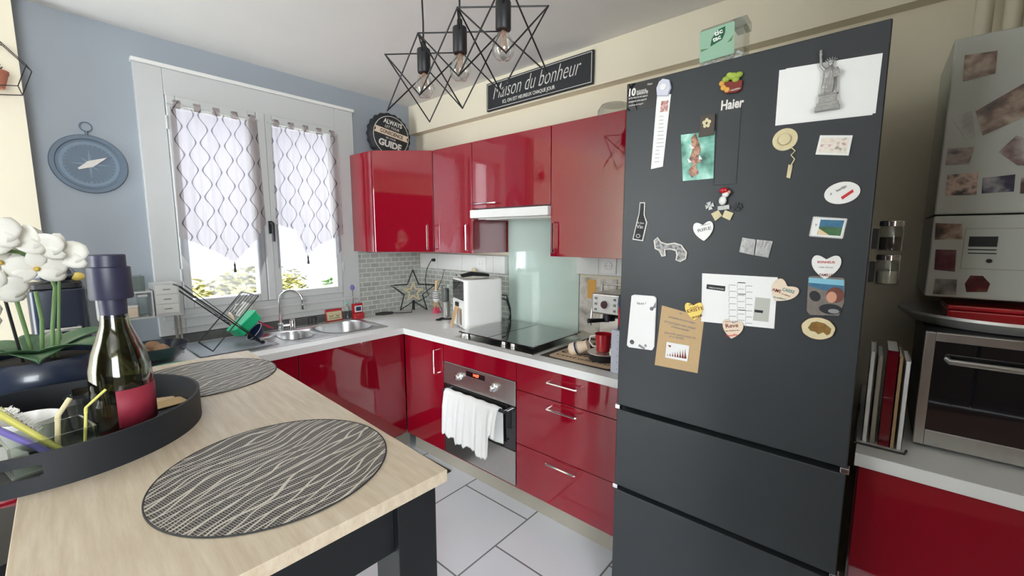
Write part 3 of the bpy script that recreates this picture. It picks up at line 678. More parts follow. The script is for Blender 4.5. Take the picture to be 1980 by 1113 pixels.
# tray
t = thing('serving_tray','round black tray with raised rim and hand slots on the table','tray',(.015,1.335,TZ))
MB().lathe([(.01,.0),(.243,.0),(.243,.006),(.01,.006)],72,None,True,True).build('tray_base','traywood',t)
b = MB(); n = 180; zs = [0,.03,.032,.036,.040,.044,.048,.050,.068,.072]; hs = {}
def slot(a,z):
    for ca in (-107,73):
        d = ((a-ca+180)%360-180)
        if abs(d) < 10.5 and .029 < z < .051:
            e = max(0,abs(d)*.25*PI/180 - (10.5*PI/180*.25-.011))
            if e*e + (z-.040)**2 <= .0112**2: return True
    return False
rows = [0,.026]+[.029+.0022*k for k in range(11)]+[.054,.070]; n = 360
V = {}
for r in (.250,.2445):
    for j,z in enumerate(rows):
        for i in range(n): V[(r,i,j)] = b.v((r*math.cos(2*PI*i/n), r*math.sin(2*PI*i/n), z))
keep = [[not slot((i+.5)*360/n,(rows[j]+rows[j+1])/2) for j in range(len(rows)-1)] for i in range(n)]
for i in range(n):
    i2 = (i+1)%n
    for j in range(len(rows)-1):
        if not keep[i][j]: continue
        b._f([V[(.250,i,j)],V[(.250,i2,j)],V[(.250,i2,j+1)],V[(.250,i,j+1)]]); b._f([V[(.2445,i,j)],V[(.2445,i,j+1)],V[(.2445,i2,j+1)],V[(.2445,i2,j)]])
        for (ii,jj,a,c) in ((i,j-1,(i,j),(i2,j)),(i,j+1,(i,j+1),(i2,j+1)),((i-1)%n,j,(i,j),(i,j+1)),(i2,j,(i2,j),(i2,j+1))):
            if jj < 0 or jj >= len(rows)-1 or not keep[ii][jj]:
                b._f([V[(.250,)+a],V[(.250,)+c],V[(.2445,)+c],V[(.2445,)+a]])
b.build('tray_rim','traywood',t)
# wine bottle
t = thing('wine_bottle','tall dark wine bottle with faded red label standing in the black tray','bottle',(.117,1.285,TZ+.007))
MB().lathe([(.044,.0),(.0495,.004),(.0555,.02),(.0555,.115),(.054,.15),(.047,.185),(.036,.215),(.0265,.245),(.0225,.28),(.021,.325),(.0195,.325),(.020,.28),(.025,.245),(.0345,.213),(.0455,.183),(.0525,.15),(.054,.115),(.054,.02),(.046,.006),(.01,.012)],48,None,True,True).build('bottle_glass','bottleglass',t)
b = MB(); R_ = .0562; a0,a1 = math.radians(-108),math.radians(5)
b.grid(lambda u,v: (R_*math.cos(a0+(a1-a0)*u), R_*math.sin(a0+(a1-a0)*u), .022+.085*v),30,2).build('label','winelabel',t,solid=.0006)
MB().lathe([(.0225,.262),(.0235,.268),(.0245,.305),(.036,.306),(.0375,.310),(.0365,.376),(.0305,.378),(.0305,.402),(.029,.404)],36).build('stopper','capsule',t)
MB().lathe([(.0,.0135),(.0515,.009),(.053,.05),(.0,.0505)],40).build('wine','reddark',t)
# glass caddy in the tray with cups, napkins and straws
t = thing('glass_caddy','clear glass caddy holding straws and brushes at the left of the tray','caddy',(-.005,1.215,TZ+.0065)); t.rotation_euler.z = .18
b = MB(); w_,d_,h_ = .12,.10,.062
b.box(-w_/2,-d_/2,0,w_/2,d_/2,.005).box(-w_/2,-d_/2,.005,w_/2,-d_/2+.004,h_).box(-w_/2,d_/2-.004,.005,w_/2,d_/2,h_).box(-w_/2,-d_/2+.004,.005,-w_/2+.004,d_/2-.004,h_).box(w_/2-.004,-d_/2+.004,.005,w_/2,d_/2-.004,h_)
b.build('glass_box','clearplastic',t,bevel=.001)
def straw(lab,m,p0,p1,p2,r,grp='straws in the glass caddy'):
    q = thing('drinking_straw',lab,'straw',p0,group=grp); p0,p1,p2 = map(Vector,(p0,p1,p2))
    pts = [p0*(1-k)+p1*k for k in [i/6 for i in range(7)]]
    c = [p1+(p2-p1)*(i/4) for i in range(1,5)]
    MB().tube([v-p0 for v in pts+c],r,10).build('tube',m,q)
    MB().tube([(p1-p0)*(.86+.02*i) for i in range(7)],[r*1.0+(.0008 if i%2 else .0002) for i in range(7)],10).build('bellows',m,q); return q
Z0 = TZ+.013
straw('thick lavender straw leaning left out of the glass caddy','purple',(.010,1.19,Z0),(-.075,1.175,Z0+.105),(-.105,1.17,Z0+.115),.0058)
straw('thick pale yellow straw leaning left beside the lavender one','strawyellow',(.018,1.205,Z0),(-.065,1.20,Z0+.120),(-.095,1.198,Z0+.128),.0058)
straw('short cream straw standing bent to the right in the caddy','straw',(.005,1.225,Z0),(.012,1.232,Z0+.075),(.032,1.24,Z0+.105),.0045)
straw('thin bright yellow straw bent to the right at the caddy corner','strawyellow',(.042,1.20,Z0),(.052,1.215,Z0+.085),(.085,1.225,Z0+.112),.0026)
t = thing('bottle_brush','white bristle bottle brush leaning left in the caddy','brush',(.012,1.236,Z0))
T0 = Matrix.Rotation(-.55,4,'Y'); b = MB()
for k in range(14):
    for a in range(10):
        b.tube([T0@Vector((0,0,.06+k*.005)), T0@Vector((.012*math.cos(a*.628+k*.3),.012*math.sin(a*.628+k*.3),.061+k*.005))],.0006,4)
b.build('bristles','paper',t)['kind'] = 'stuff'; MB().tube([T0@Vector((0,0,0)),T0@Vector((0,0,.135))],.0016,6).build('wire_stem','chrome',t)
t = thing('drinking_glass','clear drinking glass standing in the tray between caddy and bottle','glass',(.057,1.345,TZ+.0065))
MB().lathe([(.026,.0),(.028,.002),(.034,.085),(.0325,.085),(.0265,.006),(.001,.006)],36).build('tumbler','glass',t)
for i,(x,y,s_) in enumerate(((-.028,1.325,1.15),(-.095,1.40,1.3))):
    t = thing('plastic_cup',('low white plastic cup behind the straws, in the tray','larger white plastic cup at the left edge of the tray')[i],'cup',(x,y,TZ+.0065))
    MB().lathe([(.028*s_,0),(.030*s_,.002),(.040*s_,.062),(.042*s_,.064),(.040*s_,.065),(.028*s_,.005),(.001,.005)],32).build('cup','plasticwhite',t)
o = MB().box(-.06,-.045,0,.06,.045,.014).build('napkin_stack','paper',None,bevel=.002); o.location = (-.105,1.275,TZ+.0065); o.rotation_euler.z = .4; tag(o,'flat stack of white paper napkins at the left of the tray','napkins')
for i,(x,y,z,rz,w_,d_,m_,lab) in enumerate(((.185,1.40,.0,.5,.075,.055,'mint','pale green card lying flat in the tray right of the bottle'),(.205,1.395,.0022,.15,.085,.058,'kraft','tan cardboard tag lying on the pale green card in the tray'),(.195,1.44,.0005,-.4,.07,.05,'pale_wood','beige folded paper tag at the far right rim of the tray'))):
    o = MB().prism(rrect(w_,d_,.006),0,.002).build('card_tag',m_); o.location = (x,y,TZ+.0066+z); o.rotation_euler.z = rz; tag(o,lab,'card')
# orchid in a big dark bowl, on the table behind the tray
def leafmesh(b, base, ang, L, w_, lift, droop):
    def fn(u,v):
        s_ = u*L; ww = w_*math.sin(PI*min(1,.10+u*.90))**.7*(v-.5)*2
        z = lift*math.sin(u*PI*.55)*L - droop*u*u*L + abs(v-.5)*.03
        return (base[0]+math.cos(ang)*s_-math.sin(ang)*ww, base[1]+math.sin(ang)*s_+math.cos(ang)*ww, base[2]+z)
    b.grid(fn,14,6)
t = thing('potted_orchid','white orchid in a round dark blue bowl on the table behind the tray','plant',(.0,1.735,TZ))
MB().lathe([(.06,0),(.09,.004),(.13,.04),(.138,.075),(.130,.115),(.120,.125),(.115,.12),(.125,.075),(.08,.012),(.001,.01)],48).build('bowl','potnavy',t)
MB().lathe([(.002,.10),(.118,.102),(.11,.108),(.002,.112)],30,None,False,False).build('bark_soil','matbrown',t)
for a,L,w_,lf,dr in ((-2.5,.18,.055,.32,.20),(-.75,.18,.055,.32,.20),(.35,.19,.05,.38,.22),(2.6,.16,.045,.35,.2),(-1.6,.13,.055,.32,.24),(1.5,.15,.045,.4,.2)):
    b = MB(); leafmesh(b,(0,0,.112),a,L,w_,lf,dr); b.build('leaf','leaf',t,solid=.004,sub=1)
stems = [[(-.01,0,.08),(-.02,-.01,.2),(-.035,-.02,.35),(-.06,-.05,.44),(-.10,-.09,.46)],[(.02,.0,.08),(.03,.0,.2),(.045,.0,.31),(.03,-.03,.38),(-.01,-.07,.41),(-.05,-.10,.42)],[(0,.01,.08),(.012,.01,.22),(.008,.0,.30)]]
for s_ in stems: MB().tube(s_,.0045,8).build('stem','stem',t)
for p0,p1 in (((.03,-.005,.08),(.055,-.01,.34)),((-.03,0,.08),(-.055,-.02,.38))): MB().cyl(p0,p1,.0035,seg=8).build('stake','stem' if p0[0]>0 else 'blackmetal',t)
def flower(b, c, s_, yaw, tilt):
    T = Matrix.Translation(c) @ Matrix.Rotation(yaw,4,'Z') @ Matrix.Rotation(tilt,4,'X')
    b.mi = 0
    for k,(a,L,w_) in enumerate(((90,1,.33),(210,1,.33),(330,1,.33),(165,1,.52),(15,1,.52))):
        a = math.radians(a)
        def fn(u,v,a=a,L=L,w_=w_):
            r = u*L*s_; ww = (v-.5)*2*w_*s_*math.sin(PI*(.08+u*.87))**.6
            return T @ Vector((math.cos(a)*r-math.sin(a)*ww, -.12*s_*math.sin(u*PI)+ (.01*s_*k*.3), math.sin(a)*r+math.cos(a)*ww))
        G = [[b.v(fn(i/6,j/4)) for j in range(5)] for i in range(7)]
        for i in range(6):
            for j in range(4): b._f([G[i][j],G[i+1][j],G[i+1][j+1],G[i][j+1]])
rnd = random.Random(3)
fl = [(-.10,-.10,.475),(-.06,-.11,.46),(-.02,-.09,.44),(.02,-.07,.425),(.058,-.045,.40),(-.085,-.07,.40),(-.045,-.06,.385),(-.10,-.05,.33),(-.06,-.05,.315),(.015,-.05,.365),(-.11,-.06,.26)]
for p in fl:
    b = MB(); flower(b,p,.060,rnd.uniform(-.6,.7),rnd.uniform(-.3,.5)); f_ = b.build('flower','petal',t,solid=.0012)
    MB().ell((p[0],p[1]-.008,p[2]),(.006,.008,.006),10,6).build('flower_core','petalcore',f_)
# bar stool at the left of the table
t = thing('bar_stool','black padded bar stool pushed to the left side of the table','stool',(-.175,1.62,0))
MB().lathe([(.01,.70),(.17,.70),(.19,.715),(.19,.735),(.175,.75),(.01,.755)],40).build('seat','seat',t)
for a in range(4):
    c_,s_ = math.cos(a*PI/2+PI/4),math.sin(a*PI/2+PI/4); MB().tube([(c_*.11,s_*.11,.70),(c_*.17,s_*.17,0)],.012,10).build('leg','blackmetal',t)
MB().tube([(.158*math.cos(i*PI/16),.158*math.sin(i*PI/16),.25) for i in range(32)],.008,8,True).build('footrest','blackmetal',t)
# ================================================================ LAMP
LX,LY,LS,LZ1,LZ0 = .947,.840,.2017,2.20,1.998
SL = -.075
def cage(k,lab):
    c = Vector((LX+LS/2, LY+LS*(k+.5), LZ1+SL*(k-1)*LS))
    t = thing('pendant_lamp',lab,'lamp',c,group=None)
    h = LS/2; H_ = LZ1-LZ0; r = .0026
    tl,tr,ap,kk = (-h,h,0),(h,-h,0),(-h,-h,0),(h,h,0); F_,Bt,L_,R_ = (-h,-h,-H_),(h,h,-H_),(-h,h,-H_),(h,-h,-H_)
    tl,tr,ap,kk,F_,Bt,L_,R_ = [(p[0],p[1],p[2]+SL*p[1]) for p in (tl,tr,ap,kk,F_,Bt,L_,R_)]
    b = MB()
    for a,d in ((tl,tr),(ap,kk),(tl,F_),(tr,F_),(tl,Bt),(tr,Bt),(ap,L_),(ap,R_),(kk,L_),(kk,R_)): b.tube([a,d],r,8)
    for p in (tl,tr,ap,kk,F_,Bt,L_,R_): b.ell(p,r*1.15,8,6)
    b.build('wire_cage','blackmetal',t)
    MB().lathe([(.004,.045),(.009,.04),(.010,.018),(.0235,.014),(.0245,.010),(.0245,-.066),(.0225,-.070)],28).build('lamp_socket','black',t)
    top = 2.56-c.z
    MB().tube([(0,0,.04),(.001,0,top*.3),(-.002,.001,top*.6),(0,0,top)],.0032,8).build('cable','black',t)
    MB().lathe([(.055,top-.022),(.06,top-.018),(.06,top-.001),(.05,top-.001)],28).build('ceiling_rose','blackmetal',t)
    g = MB().lathe([(.013,-.062),(.016,-.075),(.025,-.092),(.034,-.112),(.036,-.126),(.033,-.142),(.021,-.156),(.001,-.161)],32,None,False,False).build('bulb','bulb',t)
    b = MB()
    for i in range(6):
        a = i*PI/3; b.tube([(.004*math.cos(a),.004*math.sin(a),-.068),(.010*math.cos(a),.010*math.sin(a),-.085),(.009*math.cos(a),.009*math.sin(a),-.132)],.0009,5)
    b.cyl((0,0,-.065),(0,0,-.09),.004,.002,10); b.build('filament','filament',g)
    return t
cage(0,'right pendant of the three, nearest the camera, black wire star cage and clear bulb')
cage(1,'middle pendant of the three black wire star cages with clear bulbs')
cage(2,'left pendant of the three, farthest, black wire star cage and clear bulb')
# ================================================================ CURTAINS
def curtain(name, mt, x0, x1, ztop, bottom, y, seed, lab, tabs=True):
    t = thing(name,lab,'curtain',(0,y,0))
    def fn(u,v):
        x = x0+(x1-x0)*u; zb = bottom(u)
        ff = .010*math.sin(u*26+seed)+.005*math.sin(u*61+seed*2)
        return (x+ .02*(u-.5)*v*1.2, ff*(.5+.5*v), ztop+(zb-ztop)*v)
    MB().grid(fn,90,30).build('voile',mt,t)
    return t
def lin(pts):
    def f(u):
        for (a,c),(d,e) in zip(pts,pts[1:]):
            if u <= d: return c+(e-c)*(u-a)/(d-a)
        return pts[-1][1]
    return f
ZT = 2.20
for x0,x1,sd,bp_,bs_,side in ((.578,1.0,1,[(0,1.50),(.3,1.43),(.57,1.35),(.8,1.45),(1,1.58)],[(0,1.40),(.12,1.30),(.30,1.16),(.5,1.13),(.75,1.13),(.9,1.25),(1,1.38)],'left'),
                          (1.078,1.500,4,[(0,1.58),(.25,1.55),(.42,1.38),(.6,1.44),(1,1.52)],[(0,1.30),(.15,1.25),(.4,1.22),(.55,1.15),(.7,1.25),(1,1.40)],'right')):
    a = curtain('voile_curtain','curtainpat',x0,x1,ZT,lin(bp_),2.925,sd,'patterned voile curtain with a pointed hem on the %s window pane'%side)
    k = 1 if side=='left' else 1; m_ = min(bp_,key=lambda q:q[1]); tx = x0+(x1-x0)*m_[0]
    MB().lathe([(.0015,0),(.003,-.012),(.006,-.018),(.004,-.03),(.008,-.062),(.002,-.064)],12,Matrix.Translation((tx,-.004,m_[1]))).build('tassel','rugdark',a)
    for i in range(5):
        b = MB(); xx = x0+.03+(x1-x0-.06)*i/4; b.grid(lambda u,v: (xx-.016+.032*u, .012*math.cos(v*PI*2)+.004, ZT+.012+.022*math.sin(v*PI*2)-.0),2,14); b.build('tab','curtainpat',a)
    curtain('sheer_curtain','curtain',x0+.005,x1-.005,ZT-.01,lin(bs_),2.945,sd+2,'plain white sheer curtain behind the patterned one on the %s pane'%side)
    t = thing('curtain_rod','thin white curtain rod across the top of the %s window pane'%side,'curtain rod',(x0-.01,2.93,2.215))
    MB().cyl((0,0,0),(x1-x0+.02,0,0),.005,seg=12).build('rod','pvc',t)
    for xx in (0,x1-x0+.02): MB().cyl((xx,0,0),(xx,.03,0),.004,seg=8).build('rod_hook','pvc',t)
# ================================================================ WALL DECOR
WW = Plane('y',3.0)
c = (.249,1.858)
t = thing('wall_compass','round blue grey metal compass hanging on the blue wall','wall decoration',T=WW.T(c[0],c[1],.002))
MB().lathe([(.001,.0),(.138,.0),(.142,.006),(.138,.014),(.122,.014),(.118,.006),(.001,.005)],64).build('compass_face','blueman',t)
b = MB().lathe([(.094,.0055),(.108,.0055),(.108,.007),(.094,.007)],56,None,False,False); 
for i in range(32): b.box(.084,-.0012,.0055,.094,.0012,.007,Matrix.Rotation(i*PI/16,4,'Z'))
b.build('degree_ring','bluepale',t)
b = MB()
for i in range(8):
    L = .075 if i%2==0 else .045; b.prism(rotp([(0,-.008),(L,0),(0,.008)],i*PI/4),.0055,.0075)
b.build('compass_rose','bluepale',t)
MB().prism(rotp([(-.05,-.004),(-.02,-.010),(.0,-.016),(.055,-.005),(.075,0),(.055,.005),(0,.016),(-.02,.010),(-.05,.004)],.55),.008,.012).build('needle','chalk',t)
for i,l in enumerate('NESW'):
    a = PI/2-i*PI/2; lettering(l,'bluepale',t,(.118*math.cos(a)*.86-.007,.118*math.sin(a)*.86-.007),(.118*math.cos(a)*.86+.007,.118*math.sin(a)*.86-.007),.006)
MB().cyl((0,.136,.006),(0,.160,.006),.006,seg=12).build('crown','blueman',t)
MB().tube([(.022*math.cos(i*PI/12),.180+.022*math.sin(i*PI/12),.006) for i in range(24)],.0028,8,True).build('hanging_ring','blueman',t)
# round bottle-cap sign on the corner cabinet
zc = 2.09; ang = math.radians(-24)
Rm = Matrix.Rotation(math.radians(-6),4,'Z') @ Matrix(((1,0,0),(0,0,-1),(0,1,0))).to_4x4()
t = thing('round_sign','round black bottle-cap sign with cream writing on top of the corner cabinet','sign',T=Matrix.Translation((1.93,2.90,zc+.182)) @ Rm @ Matrix.Rotation(math.radians(-10),4,'Z'))
b = MB(); rings = []
for r,z in ((.001,-.004),(.150,-.004),(.165,-.012),(.176,-.045),(.178,-.046),(.168,-.010),(.152,.001),(.001,.001)):
    rings.append([b.v(((r+(.004*math.cos(21*2*PI*i/168) if r>.16 else 0))*math.cos(2*PI*i/168),(r+(.004*math.cos(21*2*PI*i/168) if r>.16 else 0))*math.sin(2*PI*i/168),z)) for i in range(168)])
for a,d in zip(rings,rings[1:]):
    for i in range(168): b._f([a[i],a[(i+1)%168],d[(i+1)%168],d[i]])
b.build('cap_disc','slate',t)
MB().lathe([(.143,.001),(.147,.001),(.147,.0025),(.143,.0025)],64,None,False,False).build('rim_line','chalk',t)
lettering('ALWAYS','chalk',t,(-.078,.083),(.078,.083),.0015,h=.034,bold=.03)
lettering('LET YOUR','chalk',t,(-.060,.052),(.060,.052),.0015,h=.018)
b = MB().prism([(-.142,.040),(-.12,.040),(.12,.040),(.142,.040),(.128,.018),(.142,-.006),(.12,-.006),(-.12,-.006),(-.142,-.006),(-.128,.018)],.0012,.003); rb = b.build('ribbon','cream_card',t)
lettering('CONSCIENCE','ink',rb,(-.095,.005),(.095,.005),.0033,h=.026,bold=.02)
lettering('BE YOUR','chalk',t,(-.04,-.028),(.04,-.028),.0015,h=.011)
lettering('GUIDE','chalk',t,(-.095,-.088),(.095,-.088),.0015,h=.048,bold=.04)
# long slate sign on the beam
BP = Plane('x',2.17)
c = (-1.673,2.438)
t = thing('slate_sign','long dark slate sign with white script writing on the beam','sign',T=BP.T(c[0],c[1],.002)); ws,hs_ = .822,.180
box('board','slate',(-ws/2,-hs_/2,0),(ws/2,hs_/2,.018),t,bevel=.002)
b = MB(); e_ = .008
b.box(-ws/2+e_,hs_/2-e_-.003,.018,ws/2-e_,hs_/2-e_,.0192).box(-ws/2+e_,-hs_/2+e_,.018,ws/2-e_,-hs_/2+e_+.003,.0192).box(ws/2-e_-.003,-hs_/2+e_,.018,ws/2-e_,hs_/2-e_,.0192).box(-ws/2+e_,-hs_/2+e_,.018,-ws/2+e_+.002,hs_/2-e_,.0192); b.build('border_line','chalk',t)
lettering('Maison du bonheur','chalk',t,(-.350,-.022),(.335,-.022),.0187,h=.090,shear=.45,bold=-.014)
lettering('ICI, ON EST HEUREUX CHAQUE JOUR','chalk',t,(-.265,-.062),(.155,-.062),.0187,h=.021,bold=.01)
# hexagonal wire planter on the beige wall
PF = Plane('y',2.9)
t = thing('wire_planter','hexagonal wire wall planter with a terracotta pot, at the far left','planter',T=PF.T(-.022,2.205,.0))
hx = [(.115*math.cos(PI/3*i+.2),.115*math.sin(PI/3*i+.2)) for i in range(6)]; b = MB()
b.tube([(x,y,.004) for x,y in hx],.0022,6,True); b.tube([(x*.85,y*.85,.11) for x,y in hx],.0022,6,True)
for x,y in hx: b.tube([(x,y,.004),(x*.85,y*.85,.11)],.0022,6)
b.build('wire_frame','blackmetal',t)
Rv = Matrix.Translation((.005,-.085,.055)) @ Matrix.Rotation(-PI/2,4,'X')
MB().lathe([(.022,0),(.024,.002),(.038,.058),(.041,.060),(.041,.072),(.036,.073),(.034,.05)],28,Rv).build('pot','terracotta',t)
b = MB()
for i in range(22):
    a = i*2.4; el = .3+.05*i; p1 = Vector((.034*math.cos(a)*math.cos(el),.034*math.sin(a)*math.cos(el),.066+.04*math.sin(el)))
    b.cyl(Rv@Vector((0,0,.06)),Rv@p1,.007,.001,6)
b.build('succulent','succulent',t)
# ================================================================ MAGNETS AND PAPERS ON THE FRIDGE
def fcen(pts):
    P = [FR.px(*p) for p in pts]; return (sum(p[0] for p in P)/len(P), sum(p[1] for p in P)/len(P))
def fthing(name, cat, label, pts, w=0, group=None, c=None):
    c = c or fcen(pts); t = thing(name,label,cat,T=FR.T(c[0],c[1],w+.0003),group=group); return t, c
def frel(c, *pts): return [(FR.px(*p)[0]-c[0], FR.px(*p)[1]-c[1]) for p in pts]
def flay(parent, name, c, pts, z0, z1, m): return MB().prism(frel(c,*pts),z0,z1).build(name,m,parent)
def ftxt(parent, c, txt, p0, p1, z, m='ink', h=None, **k):
    a, d = frel(c,p0,p1); return lettering(txt,m,parent,a,d,z,h,**k)
# white sheets + statuette
for pts,w_,lab in (([(1507,136),(1700,106),(1687,222),(1499,243)],.0,'blank white sheet at the top of the fridge, the back one of two'),([(1520,133),(1707,103),(1693,219),(1509,240)],.0014,'blank white sheet at the top of the fridge, the front one behind the statuette')):
    t, c = fthing('paper_sheet','paper',lab,pts,w_); flay(t,'sheet',c,pts,0,.0006,'paper')
t, c = fthing('statuette_magnet','magnet','grey metal robed statuette magnet raising a torch, on the white sheets',None,.0024,c=FR.px(1604,165))
t.scale = (1,1,.7)
s_ = (FR.px(1604,95)[1]-FR.px(1604,213)[1])/1.18
b = MB()
b.box(-.20*s_,-.50*s_,0,.20*s_,-.42*s_,.20*s_).box(-.175*s_,-.42*s_,0,.175*s_,-.35*s_,.18*s_).box(-.14*s_,-.35*s_,0,.14*s_,-.20*s_,.15*s_).box(-.16*s_,-.20*s_,0,.16*s_,-.17*s_,.165*s_)
b.build('pedestal','pewter',t,bevel=.0006)
b = MB(); RL = Matrix.Translation((0,0,.10*s_)) @ Matrix.Rotation(-PI/2,4,'X'); n_ = 40
R = []
for z,rx,ry in ((-.17,.120,.09),(-.05,.118,.09),(.08,.105,.085),(.20,.105,.08),(.27,.10,.07),(.315,.05,.045),(.34,.032,.032)):
    R.append([b.v((rx*s_*(1+.10*math.sin(8*2*PI*i/n_+z*9))*math.cos(2*PI*i/n_), z*s_, .10*s_+ry*s_*(1+.10*math.sin(8*2*PI*i/n_+z*9))*math.sin(2*PI*i/n_))) for i in range(n_)])
for a,d in zip(R,R[1:]):
    for i in range(n_): b._f([a[i],a[(i+1)%n_],d[(i+1)%n_],d[i]])
b.ell((0,.385*s_,.10*s_),(.045*s_,.055*s_,.05*s_),14,10)
b.tube([(-.08*s_,.28*s_,.1*s_),(-.155*s_,.38*s_,.1*s_),(-.175*s_,.55*s_,.1*s_)],[.035*s_,.028*s_,.02*s_],10)
b.tube([(.09*s_,.28*s_,.12*s_),(.13*s_,.18*s_,.15*s_),(.08*s_,.14*s_,.19*s_)],[.035*s_,.03*s_,.02*s_],10); b.box(.06*s_,.10*s_,.17*s_,.15*s_,.24*s_,.20*s_)
b.build('robed_figure','pewter',t)
b = MB()
for a in (-60,-38,-15,10,35,58):
    a = math.radians(90+a*-1); b.cyl((.035*s_*math.cos(a),.41*s_+.03*s_*math.sin(a),.10*s_),(.115*s_*math.cos(a),.41*s_+.10*s_*math.sin(a),.10*s_),.008*s_,.001,6)
b.lathe([(.045*s_,-.008*s_),(.050*s_,.008*s_)],16,Matrix.Translation((0,.42*s_,.10*s_)) @ Matrix.Rotation(-PI/2,4,'X')); b.build('crown','pewter',t)
b = MB(); b.cyl((-.175*s_,.54*s_,.1*s_),(-.178*s_,.62*s_,.1*s_),.016*s_,.028*s_,10); b.ell((-.180*s_,.655*s_,.1*s_),(.024*s_,.04*s_,.024*s_),10,8); b.build('torch','pewter',t)
# hat magnet with small hanging key
c = FR.px(1518,270); t, c = fthing('hat_magnet','magnet','round straw hat magnet with a twisted cord hanging below',None,c=c)
MB().lathe([(.001,0),(.029,0),(.030,.002),(.029,.0035),(.016,.004),(.0145,.011),(.012,.0125),(.001,.0125)],36).build('hat','straw',t); MB().lathe([(.0163,.0038),(.0163,.0065),(.0150,.0065)],30,None,False,False).build('hat_band','brownink' if 0 else 'kraft',t)
q = frel(c,(1530,285),(1538,292),(1530,300),(1537,308),(1531,318),(1526,330)); MB().tube([(x,y,.004) for x,y in q],.0018,6).build('cord','straw',t)
flay(t,'cord_tag',c,[(1525,318),(1533,320),(1528,345),(1521,343)],.001,.004,'straw')
# plain photo magnets
def simple(name, cat, lab, pts, m, th=.003, rot=0):
    t, c = fthing(name,cat,lab,pts); flay(t,'plate',c,pts,0,th,m); return t, c
t,c = simple('picture_magnet','magnet','white framed magnet with a drawing of people, under the right of the white sheets',[(1586,262),(1649,262),(1641,301),(1577,299)],'plasticwhite',.004)
flay(t,'picture',c,[(1590,267),(1643,267),(1636,297),(1583,295)],.004,.0045,photomat('sketch_print',[(90,90,80),(225,215,200),(235,225,215),(170,120,110)],60,2))
t,c = simple('stamp_magnet','magnet','postage stamp shaped magnet with a blue and green landscape',[(1573,419),(1638,423),(1629,461),(1565,456)],'paper',.002)
flay(t,'sky_print',c,[(1587,424),(1633,426),(1629,440),(1584,438)],.002,.0025,'sea'); flay(t,'hill_print',c,[(1584,438),(1629,440),(1625,456),(1580,453)],.002,.0024,'hill'); flay(t,'beach_print',c,[(1583,441),(1603,454),(1581,453)],.0024,.0028,'pale_wood')
b = MB(); 
for (xa,ya,xb,yb,n_) in ((1573,419,1638,423,16),(1638,423,1629,461,10),(1629,461,1565,456,16),(1565,456,1573,419,10)):
    for i in range(n_):
        k = (i+.5)/n_; u,v = frel(c,(xa+(xb-xa)*k,ya+(yb-ya)*k))[0]; b.cyl((u,v,0),(u,v,.002),.0016,seg=8)
b.build('perforated_edge','paper',t); ftxt(t,c,'Y','' and 0 or (1575,437),(1580,437.5),.0021,'ink')
c = FR.px(1628,373); t,c = fthing('oval_magnet','magnet','white oval magnet with a red banner, at the right edge of the fridge',None,c=c)
MB().prism(rotp(circ(.037,48,ry=.028),.15),0,.004).build('disc','plasticwhite',t,bevel=.0008)
flay(t,'banner',c,[(1626,381),(1649,366),(1651,371),(1629,386)],.004,.0046,'redink'); ftxt(t,c,'berlijn',(1619,371),(1638,361),.0042,'ink'); ftxt(t,c,'a',(1605,377),(1609,377),.0042,'greyink')
# hearts
def hmag(lab, px_, w_, h_, ang, m, texts):
    c = FR.px(*px_); t = thing('heart_magnet',lab,'magnet',T=FR.T(c[0],c[1],.0028,0),group=None)
    MB().prism(rotp(heart(w_,h_),ang),0,.004).build('heart_plate',m,t,bevel=.0008)
    for tx,mm,p0,p1,h in texts:
        a,d = frel(c,p0,p1); lettering(tx,mm,t,a,d,.0042,h,bold=.01)
    return t,c
hmag('white heart magnet with the word RIRE',(1361,447),.060,.058,.12,'plasticwhite',[('RIRE','greyink',(1351,449),(1377,443),.010),('le bonheur de','greyink',(1357,437),(1374,433),.003)])
hmag('white and pink heart magnet reading BONHEUR and FAMILLE above the selfie photo',(1597,516),.064,.062,0,'plasticwhite',[('BONHEUR','redink',(1581,508),(1615,509),.006),("c'est d'avoir","greyink",(1584,517),(1612,518),.004),('FAMILLE','brownink',(1585,533),(1610,534),.007)])
hmag('beige heart magnet with teal ribbon at the right edge of the planning sheet',(1514,564),.066,.060,-.55,'cream_card',[('CARRE','tealink',(1513,561),(1536,567),.009),('AME','brownink',(1493,561),(1510,566),.009),('se renforce','brownink',(1512,568),(1528,573),.004),('ma meilleure','tealink',(1496,574),(1520,579),.004)])
hmag('yellow heart magnet at the left edge of the planning sheet',(1343,601),.056,.056,.12,'yellow',[('Des Coeurs','brownink',(1334,590),(1352,585),.004),('EXISTE','brownink',(1331,604),(1362,597),.010),('de bonheur','brownink',(1336,596),(1352,591),.003),('BONNE','brownink',(1341,615),(1360,610),.006)])
hmag('pink beige heart magnet reading Reve at the bottom of the planning sheet',(1417,636),.058,.056,-.05,'cream_card',[('Reve','brownink',(1405,633),(1429,631),.012),("est d'etre en","brownink",(1404,640),(1430,638),.004),('Famille','redink',(1406,650),(1428,648),.007),('On a le','brownink',(1403,622),(1428,621),.003)])
